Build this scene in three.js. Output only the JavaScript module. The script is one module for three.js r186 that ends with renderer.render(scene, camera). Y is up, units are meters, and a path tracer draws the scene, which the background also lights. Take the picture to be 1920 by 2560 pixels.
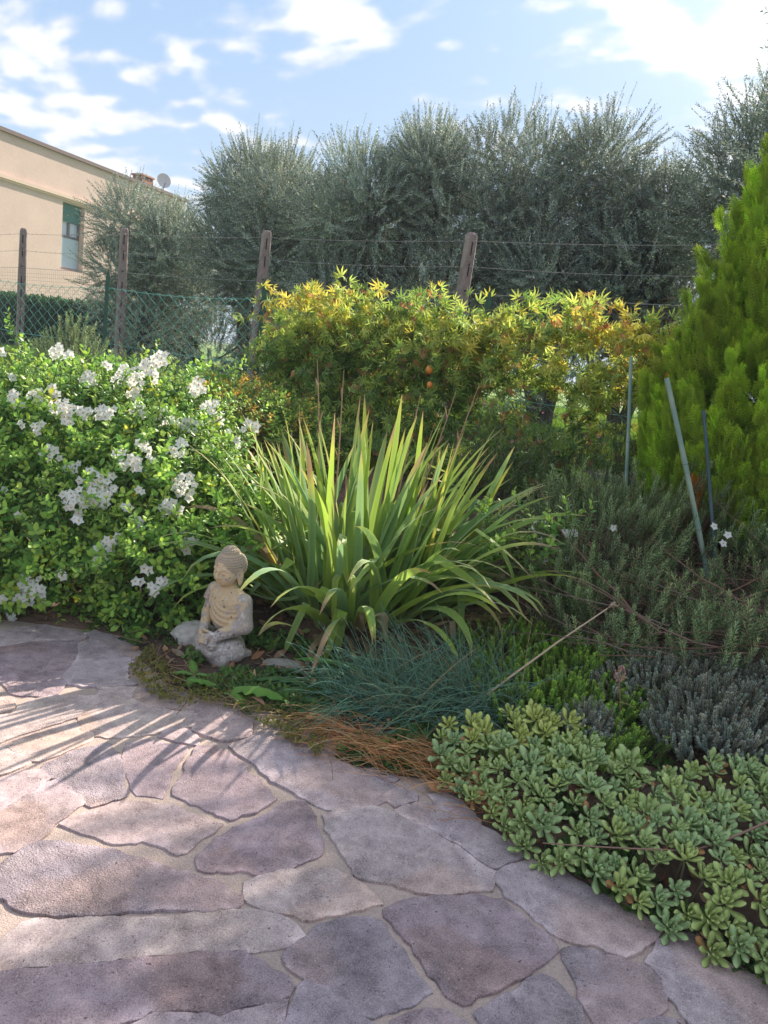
import * as THREE from 'three';
import { mergeGeometries } from 'three/addons/utils/BufferGeometryUtils.js';

// ---------- camera, sun, sky, exposure ----------
const scene = new THREE.Scene();
const camera = new THREE.PerspectiveCamera(66.55, 0.75, 0.05, 1200);
{
  const pitch = -10.9 * Math.PI / 180, roll = 0.118;
  const fwd = new THREE.Vector3(0, Math.sin(pitch), -Math.cos(pitch));
  const r0 = new THREE.Vector3(1, 0, 0), u0 = r0.clone().cross(fwd);
  const r = r0.clone().multiplyScalar(Math.cos(roll)).addScaledVector(u0, Math.sin(roll));
  const u = r0.clone().multiplyScalar(-Math.sin(roll)).addScaledVector(u0, Math.cos(roll));
  camera.position.set(0, 1.4, 0);
  camera.quaternion.setFromRotationMatrix(new THREE.Matrix4().makeBasis(r, u, fwd.clone().negate()));
  camera.updateMatrixWorld(true);
}
const renderer = new THREE.WebGLRenderer({ antialias: true });
renderer.toneMapping = THREE.LinearToneMapping;
renderer.toneMappingExposure = 2.4;
renderer.shadowMap.enabled = true;

const DEG = Math.PI / 180;
const SUN_AZ = 34 * DEG, SUN_EL = 36 * DEG;
const sunDir = new THREE.Vector3(Math.sin(SUN_AZ) * Math.cos(SUN_EL), Math.sin(SUN_EL), -Math.cos(SUN_AZ) * Math.cos(SUN_EL));
const sun = new THREE.DirectionalLight(new THREE.Color(1, 0.91, 0.78), 4.5);
sun.position.copy(sunDir).multiplyScalar(60);
sun.castShadow = true;
sun.shadow.mapSize.set(4096, 4096);
sun.shadow.camera.left = -22; sun.shadow.camera.right = 22; sun.shadow.camera.top = 22; sun.shadow.camera.bottom = -22; sun.shadow.camera.far = 140;
scene.add(sun, sun.target);

// ---------- numbers: random, noise ----------
function rng(seed) { let a = seed >>> 0; return () => { a = (a + 0x6D2B79F5) >>> 0; let t = a; t = Math.imul(t ^ (t >>> 15), t | 1); t ^= t + Math.imul(t ^ (t >>> 7), t | 61); return ((t ^ (t >>> 14)) >>> 0) / 4294967296; }; }
const clamp = (x, a = 0, b = 1) => Math.min(b, Math.max(a, x));
const mix = (a, b, t) => a + (b - a) * t;
const sstep = (a, b, x) => { const t = clamp((x - a) / (b - a)); return t * t * (3 - 2 * t); };
const mixc = (a, b, t) => [mix(a[0], b[0], t), mix(a[1], b[1], t), mix(a[2], b[2], t)];
function hash3(x, y, z) { let h = Math.imul(x | 0, 374761393) ^ Math.imul(y | 0, 668265263) ^ Math.imul(z | 0, 1274126177); h = Math.imul(h ^ (h >>> 13), 1274126177); return ((h ^ (h >>> 16)) >>> 0) / 4294967296; }
function noise3(x, y, z) {
  const xi = Math.floor(x), yi = Math.floor(y), zi = Math.floor(z); let u = x - xi, v = y - yi, w = z - zi;
  u = u * u * (3 - 2 * u); v = v * v * (3 - 2 * v); w = w * w * (3 - 2 * w);
  const a = mix(mix(hash3(xi, yi, zi), hash3(xi + 1, yi, zi), u), mix(hash3(xi, yi + 1, zi), hash3(xi + 1, yi + 1, zi), u), v);
  const b = mix(mix(hash3(xi, yi, zi + 1), hash3(xi + 1, yi, zi + 1), u), mix(hash3(xi, yi + 1, zi + 1), hash3(xi + 1, yi + 1, zi + 1), u), v);
  return mix(a, b, w);
}
function fbm(x, y, z = 0, o = 4) { let s = 0, a = 0.5, n = 0; for (let i = 0; i < o; i++) { s += a * noise3(x, y, z + i * 17.3); n += a; x *= 2.03; y *= 2.03; z *= 2.03; a *= 0.5; } return s / n; }
// noise that repeats every n cells, for textures that tile
function pnoise(x, y, n, k) {
  const xi = Math.floor(x), yi = Math.floor(y); let u = x - xi, v = y - yi; u = u * u * (3 - 2 * u); v = v * v * (3 - 2 * v);
  const m = (a) => ((a % n) + n) % n, x0 = m(xi), x1 = m(xi + 1), y0 = m(yi), y1 = m(yi + 1);
  return mix(mix(hash3(x0, y0, k), hash3(x1, y0, k), u), mix(hash3(x0, y1, k), hash3(x1, y1, k), u), v);
}
function pfbm(u, v, n, o, k) { let s = 0, a = 0.5, t = 0; for (let i = 0; i < o; i++) { s += a * pnoise(u * n, v * n, n, k + i); t += a; n *= 2; a *= 0.5; } return s / t; }

// ---------- sky: air, thin cloud and the glow round the sun ----------
{
  const W = 3072, Hh = 1536, data = new Float32Array(W * Hh * 4);
  const k = 1.08 / renderer.toneMappingExposure;
  // cloud banks: azimuth, elevation, width, height (degrees), tilt, weight
  const BANKS = [[-25.8,16.7,6.3,2.8,-21.0,0.9],[-24.2,14.4,5.2,1.8,-26.0,0.9],[-25.7,12.6,3.8,1.2,-21.0,0.8],[-23.2,11.0,7.1,1.8,-24.0,1.0],[-26.2,9.9,4.4,1.5,-16.0,0.9],[-21.4,18.7,1.6,1.1,-6.0,0.8],[-17.2,17.3,1.5,0.9,-31.0,0.8],[-15.4,16.3,1.2,0.8,-36.0,0.9],[-20.1,15.8,3.0,0.9,-36.0,0.8],[-18.4,15.1,2.4,0.9,-41.0,0.8],[-13.3,13.8,1.5,0.7,-21.0,0.8],[-13.1,15.4,1.0,0.6,-16.0,0.6],[-10.6,14.5,1.1,0.6,-21.0,0.6],[-15.1,14.5,1.1,0.6,-26.0,0.7],[-8.6,13.8,1.1,0.5,-16.0,0.7],[-6.5,14.6,0.7,0.4,-6.0,0.5],[-18.4,19.5,1.0,0.6,-16.0,0.6],[-7.9,21.0,3.5,1.5,-24.0,1.0],[-5.4,20.8,1.9,1.4,-31.0,0.9],[11.4,22.8,1.5,0.9,-36.0,0.8],[14.5,21.8,2.6,1.5,-31.0,1.1],[18.2,20.2,2.4,2.8,34.0,1.1],[20.3,21.8,3.0,3.7,-6.0,1.2],[20.9,18.0,2.2,1.8,14.0,0.9],[18.9,17.0,1.4,1.2,14.0,0.7],[23.9,20.7,4.1,4.6,-6.0,1.1],[25.4,16.0,3.3,3.1,-6.0,1.0]];
  const sd = sunDir;
  for (let j = 0; j < Hh; j++) {
    const el = ((j + 0.5) / Hh - 0.5) * Math.PI, sy = Math.sin(el), cy = Math.cos(el);
    for (let i = 0; i < W; i++) {
      const o = (j * W + i) * 4; data[o + 3] = 1;
      if (sy < -0.02) { data[o] = 0.2 * k; data[o + 1] = 0.21 * k; data[o + 2] = 0.19 * k; continue; }
      const th = ((i + 0.5) / W - 0.5) * 2 * Math.PI, dx = cy * Math.cos(th), dz = cy * Math.sin(th);
      const cosA = clamp(dx * sd.x + sy * sd.y + dz * sd.z, -1, 1), ang = Math.acos(cosA) / DEG;
      const h = Math.pow(clamp(1 - Math.max(sy, 0)), 3.2);
      let c = mixc([0.27, 0.47, 0.8], [0.74, 0.88, 1.03], h);
      const g1 = Math.exp(-ang / 10), g2 = Math.exp(-ang / 20);
      c = [c[0] + 1.7 * g1 + 0.42 * g2, c[1] + 1.65 * g1 + 0.4 * g2, c[2] + 1.5 * g1 + 0.33 * g2];
      // clouds on a sheet overhead
      const az = Math.atan2(dx, -dz) / DEG, e = el / DEG, q = 1 / (Math.max(sy, 0) + 0.12);
      const px = dx * q, pz = dz * q;
      let cov = 0.9 * (fbm(px * 0.55 + 3.1, pz * 0.55 + 8.2, 1, 2) - 0.42);
      const front = Math.abs(az) < 38 ? sstep(38, 28, Math.abs(az)) * sstep(50, 42, e) : 0;
      cov *= 1 - front;
      if (front > 0) {
        let b = 0;
        for (const [ba, be, bw, bh, bt, bk] of BANKS) {
          const x = (az - ba) * Math.cos(e * DEG), y = e - be, ct = Math.cos(bt * DEG), s_ = Math.sin(bt * DEG);
          const u = (x * ct + y * s_) / bw, v = (-x * s_ + y * ct) / bh, d = u * u + v * v;
          if (d < 6) b = Math.max(b, bk * Math.exp(-d));
        }
        cov += front * (b * 0.72 - 0.13);
      }
      const wob = fbm(px * 2.1, pz * 2.1, 5, 2) * 0.8, sx = px * 0.82 + pz * 0.57, sz = pz * 0.82 - px * 0.57;
      const n = fbm(sx * 3.2 + wob, sz * 6 + wob, 2, 5), n2 = fbm(sx * 10 + wob * 2, sz * 17 + wob, 9, 5);
      const dn = cov + (n - 0.5) * 1.15 + (n2 - 0.5) * 1.5 + 0.04;
      let a = sstep(-0.06, 0.56, dn) * 0.94;
      a *= sstep(-0.02, 0.06, sy);
      if (a > 0) {
        const lit = 0.84 + 0.16 * sstep(0.1, 0.6, dn) - 0.16 * (n2 - 0.5);
        const gl = 1 + 1.1 * Math.exp(-ang / 12) + 0.25 * Math.exp(-ang / 40);
        c = mixc(c, [0.95 * lit * gl, 0.97 * lit * gl, 1.03 * lit * gl], a);
      }
      data[o] = c[0] * k; data[o + 1] = c[1] * k; data[o + 2] = c[2] * k;
    }
  }
  const sky = new THREE.DataTexture(data, W, Hh, THREE.RGBAFormat, THREE.FloatType);
  sky.mapping = THREE.EquirectangularReflectionMapping; sky.colorSpace = THREE.LinearSRGBColorSpace;
  sky.magFilter = sky.minFilter = THREE.LinearFilter; sky.wrapS = THREE.RepeatWrapping; sky.needsUpdate = true;
  scene.background = sky; scene.environment = sky;
}

// ---------- naming, building ----------
const names = new Map();
function numbered(n) { const c = names.get(n) ?? 0; names.set(n, c + 1); return c ? `${n}_${String(c).padStart(3, '0')}` : n; }
function shadows(o) { o.castShadow = true; o.receiveShadow = true; return o; }
function tag(o, label, category, group, kind) { if (label) o.userData.label = label; if (category) o.userData.category = category; if (group) o.userData.group = group; if (kind) o.userData.kind = kind; return o; }
function thing(name, label, category, pos = [0, 0, 0], turn = 0, group) { const o = new THREE.Group(); o.name = numbered(name); o.position.set(...pos); o.rotation.y = turn; scene.add(o); return tag(o, label, category, group); }
function part(name, geo, mat, parent, kind) { const m = shadows(new THREE.Mesh(geo, mat)); m.name = name; parent.add(m); if (kind) m.userData.kind = kind; return m; }
function solo(name, geo, mat, label, category, group, pos) { const m = part(numbered(name), geo, mat, scene); if (pos) m.position.set(...pos); return tag(m, label, category, group); }
function structure(name, geo, mat) { const m = part(numbered(name), geo, mat, scene); m.userData.kind = 'structure'; return m; }
const V = (x, y, z) => new THREE.Vector3(x, y, z);

class MB { // collects triangles
  constructor() { this.p = []; this.c = []; this.i = []; this.u = []; }
  v(x, y, z, c, u = 0, w = 0) { this.p.push(x, y, z); if (c) this.c.push(c[0], c[1], c[2]); this.u.push(u, w); return this.p.length / 3 - 1; }
  t(a, b, c) { this.i.push(a, b, c); }
  q(a, b, c, d) { this.i.push(a, b, c, a, c, d); }
  // strip along a path: pts [Vector3], half widths, side vectors, colours (or fn), fold depth: 3 vertices across when fold is set
  ribbon(pts, wid, side, col, fold = 0) {
    const n = pts.length, rows = [];
    for (let k = 0; k < n; k++) {
      const P = pts[k], s = side[k], w = wid[k], c = typeof col === 'function' ? col(k / (n - 1), 0) : col, ce = typeof col === 'function' ? col(k / (n - 1), 1) : col;
      if (fold) {
        const T = (k < n - 1 ? pts[k + 1].clone().sub(P) : P.clone().sub(pts[k - 1])).normalize(), N = T.cross(s).normalize().multiplyScalar(fold * w);
        rows.push([this.v(P.x - s.x * w + N.x, P.y - s.y * w + N.y, P.z - s.z * w + N.z, ce), this.v(P.x, P.y, P.z, c), this.v(P.x + s.x * w + N.x, P.y + s.y * w + N.y, P.z + s.z * w + N.z, ce)]);
      } else rows.push([this.v(P.x - s.x * w, P.y - s.y * w, P.z - s.z * w, ce), this.v(P.x + s.x * w, P.y + s.y * w, P.z + s.z * w, ce)]);
    }
    for (let k = 0; k < n - 1; k++) { const a = rows[k], b = rows[k + 1]; for (let m = 0; m < a.length - 1; m++) this.q(a[m], a[m + 1], b[m + 1], b[m]); }
  }
  tube(pts, rad, sides, col, cap = true) {
    const n = pts.length; let prev = null, N = V(0.31, 0.2, 0.93);
    for (let k = 0; k < n; k++) {
      const T = (k < n - 1 ? pts[k + 1].clone().sub(pts[Math.max(0, k - 1)]) : pts[k].clone().sub(pts[k - 1])).normalize();
      N = N.clone().addScaledVector(T, -N.dot(T)); if (N.lengthSq() < 1e-6) N = V(1, 0, 0).addScaledVector(T, -T.x); N.normalize();
      const B = T.clone().cross(N), r = Array.isArray(rad) ? rad[k] : rad, row = [], c = typeof col === 'function' ? col(k / (n - 1)) : col;
      for (let s = 0; s < sides; s++) { const a = s / sides * 6.2832, x = Math.cos(a) * r, y = Math.sin(a) * r; row.push(this.v(pts[k].x + N.x * x + B.x * y, pts[k].y + N.y * x + B.y * y, pts[k].z + N.z * x + B.z * y, c, s / sides, k * 0.1)); }
      if (prev) for (let s = 0; s < sides; s++) this.q(prev[s], prev[(s + 1) % sides], row[(s + 1) % sides], row[s]);
      else if (cap) for (let s = 1; s < sides - 1; s++) this.t(row[0], row[s + 1], row[s]);
      prev = row;
    }
    if (cap) for (let s = 1; s < sides - 1; s++) this.t(prev[0], prev[s], prev[s + 1]);
  }
  geo(flat = false) {
    let g = new THREE.BufferGeometry();
    g.setAttribute('position', new THREE.Float32BufferAttribute(this.p, 3)); g.setAttribute('uv', new THREE.Float32BufferAttribute(this.u, 2));
    if (this.c.length) g.setAttribute('color', new THREE.Float32BufferAttribute(this.c, 3));
    g.setIndex(this.i); if (flat) g = g.toNonIndexed(); g.computeVertexNormals(); return g;
  }
}
// path that starts at p in direction d and bends: bend(t) gives the turn towards -y per step, wander a random swing
function path(p, d, len, n, droop, R, wander = 0) {
  const pts = [p.clone()], dir = d.clone().normalize(), down = V(0, -1, 0), st = len / n;
  for (let k = 0; k < n; k++) {
    const w = typeof droop === 'function' ? droop(k / n) : droop;
    dir.addScaledVector(down, w); if (wander) dir.add(V((R() - 0.5) * wander, (R() - 0.5) * wander, (R() - 0.5) * wander)); dir.normalize();
    pts.push(pts[k].clone().addScaledVector(dir, st));
  }
  return pts;
}
function scatter(name, geo, mat, mats, cols, parent, kind = 'stuff') { // many copies of one small piece
  const im = new THREE.InstancedMesh(geo, mat, mats.length); mats.forEach((m, k) => im.setMatrixAt(k, m));
  if (cols) cols.forEach((c, k) => im.setColorAt(k, new THREE.Color().setRGB(c[0], c[1], c[2])));
  im.name = name; im.userData.kind = kind; shadows(im); parent.add(im); return im;
}
const _q = new THREE.Quaternion(), _q2 = new THREE.Quaternion(), _up = V(0, 1, 0);
function place(p, dir, roll, s, sy = s) { // matrix that sets a piece grown along +y at p along dir
  _q.setFromUnitVectors(_up, dir); _q2.setFromAxisAngle(_up, roll); return new THREE.Matrix4().compose(p, _q.clone().multiply(_q2), V(s, sy, s));
}
function onSphere(R) { const z = R() * 2 - 1, a = R() * 6.2832, r = Math.sqrt(1 - z * z); return V(r * Math.cos(a), z, r * Math.sin(a)); }
const jit = (c, R, k = 0.15) => { const f = 1 + (R() - 0.5) * 2 * k, g = 1 + (R() - 0.5) * k; return [c[0] * f * g, c[1] * f, c[2] * f * (2 - g)]; };

function texture(size, fn, srgb = false) {
  const d = new Uint8Array(size * size * 4);
  for (let y = 0; y < size; y++) for (let x = 0; x < size; x++) { const c = fn(x / size, y / size), o = (y * size + x) * 4; for (let m = 0; m < 3; m++) d[o + m] = clamp(Array.isArray(c) ? c[m] : c) * 255; d[o + 3] = 255; }
  const t = new THREE.DataTexture(d, size, size); t.wrapS = t.wrapT = THREE.RepeatWrapping; t.magFilter = THREE.LinearFilter; t.minFilter = THREE.LinearMipmapLinearFilter; t.generateMipmaps = true;
  if (srgb) t.colorSpace = THREE.SRGBColorSpace; t.needsUpdate = true; return t;
}
const std = (o) => new THREE.MeshStandardMaterial(o);
// leaf: lets light through, with a waxy coat
const leafMat = (o = {}) => new THREE.MeshPhysicalMaterial({ vertexColors: true, side: THREE.DoubleSide, roughness: 0.93, transmission: 0.4, thickness: 0, clearcoat: 0.25, clearcoatRoughness: 0.4, specularIntensity: 0.4, ...o });

// ---------- ground ----------
const EDGE = [[-2.512,-3.245],[-2.033,-3.336],[-1.628,-3.483],[-1.36,-3.481],[-1.142,-3.403],[-0.954,-3.168],[-0.794,-2.981],[-0.676,-2.909],[-0.481,-2.902],[-0.341,-2.832],[-0.172,-2.733],[-0.051,-2.55],[0.107,-2.477],[0.289,-2.478],[0.353,-2.403],[0.418,-2.243],[0.531,-2.147],[0.575,-2.082],[0.652,-2.023],[0.732,-1.968],[0.781,-1.903],[0.865,-1.856],[0.912,-1.837],[0.974,-1.776],[1.024,-1.723],[1.076,-1.684],[1.256,-1.522]]; // where the paving meets the bed, x and z in metres
function edgeZ(x) {
  if (x <= EDGE[0][0]) return EDGE[0][1] + 0.1 * (EDGE[0][0] - x);
  for (let k = 0; k < EDGE.length - 1; k++) if (x < EDGE[k + 1][0]) { const t = (x - EDGE[k][0]) / (EDGE[k + 1][0] - EDGE[k][0] || 1); return mix(EDGE[k][1], EDGE[k + 1][1], t); }
  const e = EDGE[EDGE.length - 1]; return e[1] + 0.85 * (x - e[0]);
}
function edgeDist(x, z) { // metres into the bed, negative over the paving
  let best = 1e9;
  for (let k = 0; k < EDGE.length - 1; k++) {
    const [ax, az] = EDGE[k], bx = EDGE[k + 1][0] - ax, bz = EDGE[k + 1][1] - az, t = clamp(((x - ax) * bx + (z - az) * bz) / (bx * bx + bz * bz));
    best = Math.min(best, Math.hypot(x - ax - bx * t, z - az - bz * t));
  }
  if (x < EDGE[0][0]) best = Math.min(best, Math.abs(z - edgeZ(x)));
  if (x > 1.256) best = Math.min(best, Math.abs(z - edgeZ(x)) * 0.76);
  return z < edgeZ(x) ? best : -best;
}
function groundY(x, z) {
  const d = edgeDist(x, z);
  if (d < 0) return -0.05 + 0.045 * sstep(-0.07, 0, d);
  return 0.004 + 0.016 * sstep(0, 0.12, d) + 0.65 * sstep(0, 3, d) + (fbm(x * 9, z * 9, 3, 3) - 0.5) * 0.035 * sstep(0, 0.25, d) * (d > 4 ? 0.5 : 1);
}
const fenceSide = (x, z) => (z + 6) - (x - 0.56) * -0.667 ; // below zero beyond the wire fence
{
  const line = (lo, hi, a, b, fine, grow) => { const out = []; for (let v = a; v <= b + 1e-6; v += fine) out.push(v); let s = fine, v = b; while (v < hi) { s *= grow; v += s; out.push(Math.min(v, hi)); } s = fine; v = a; while (v > lo) { s *= grow; v -= s; out.unshift(Math.max(v, lo)); } return out; };
  const xs = line(-400, 400, -3, 3, 0.045, 1.13), zs = line(-600, 40, -7, -1.2, 0.045, 1.13);
  const m = new MB(), soil = [0.085, 0.05, 0.034], soil2 = [0.16, 0.1, 0.07], grass = [0.1, 0.19, 0.025], grass2 = [0.16, 0.25, 0.04], dry = [0.17, 0.14, 0.06];
  for (const z of zs) for (const x of xs) {
    const n = fbm(x * 2.2, z * 2.2, 7, 4), n2 = fbm(x * 14, z * 14, 2, 2);
    let c = mixc(soil, soil2, sstep(0.35, 0.7, n * 0.6 + n2 * 0.4));
    const beyond = sstep(0.25, -0.35, fenceSide(x, z) + (n - 0.5));
    const g = mixc(mixc(grass, grass2, sstep(0.3, 0.7, n)), dry, sstep(0.55, 0.8, fbm(x * 0.7, z * 0.7, 4, 3)) * 0.5);
    c = mixc(c, g, beyond);
    m.v(x, groundY(x, z), z, jit(c, () => n2, 0.2), x, z);
  }
  const nx = xs.length; for (let j = 0; j < zs.length - 1; j++) for (let i = 0; i < nx - 1; i++) m.q(j * nx + i, (j + 1) * nx + i, (j + 1) * nx + i + 1, j * nx + i + 1);
  const soilBump = texture(512, (u, v) => pfbm(u, v, 16, 5, 40));
  soilBump.repeat.set(2, 2);
  structure('ground', m.geo(), std({ vertexColors: true, roughness: 1, bumpMap: soilBump, bumpScale: 0.02, side: THREE.DoubleSide }));
}

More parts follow.
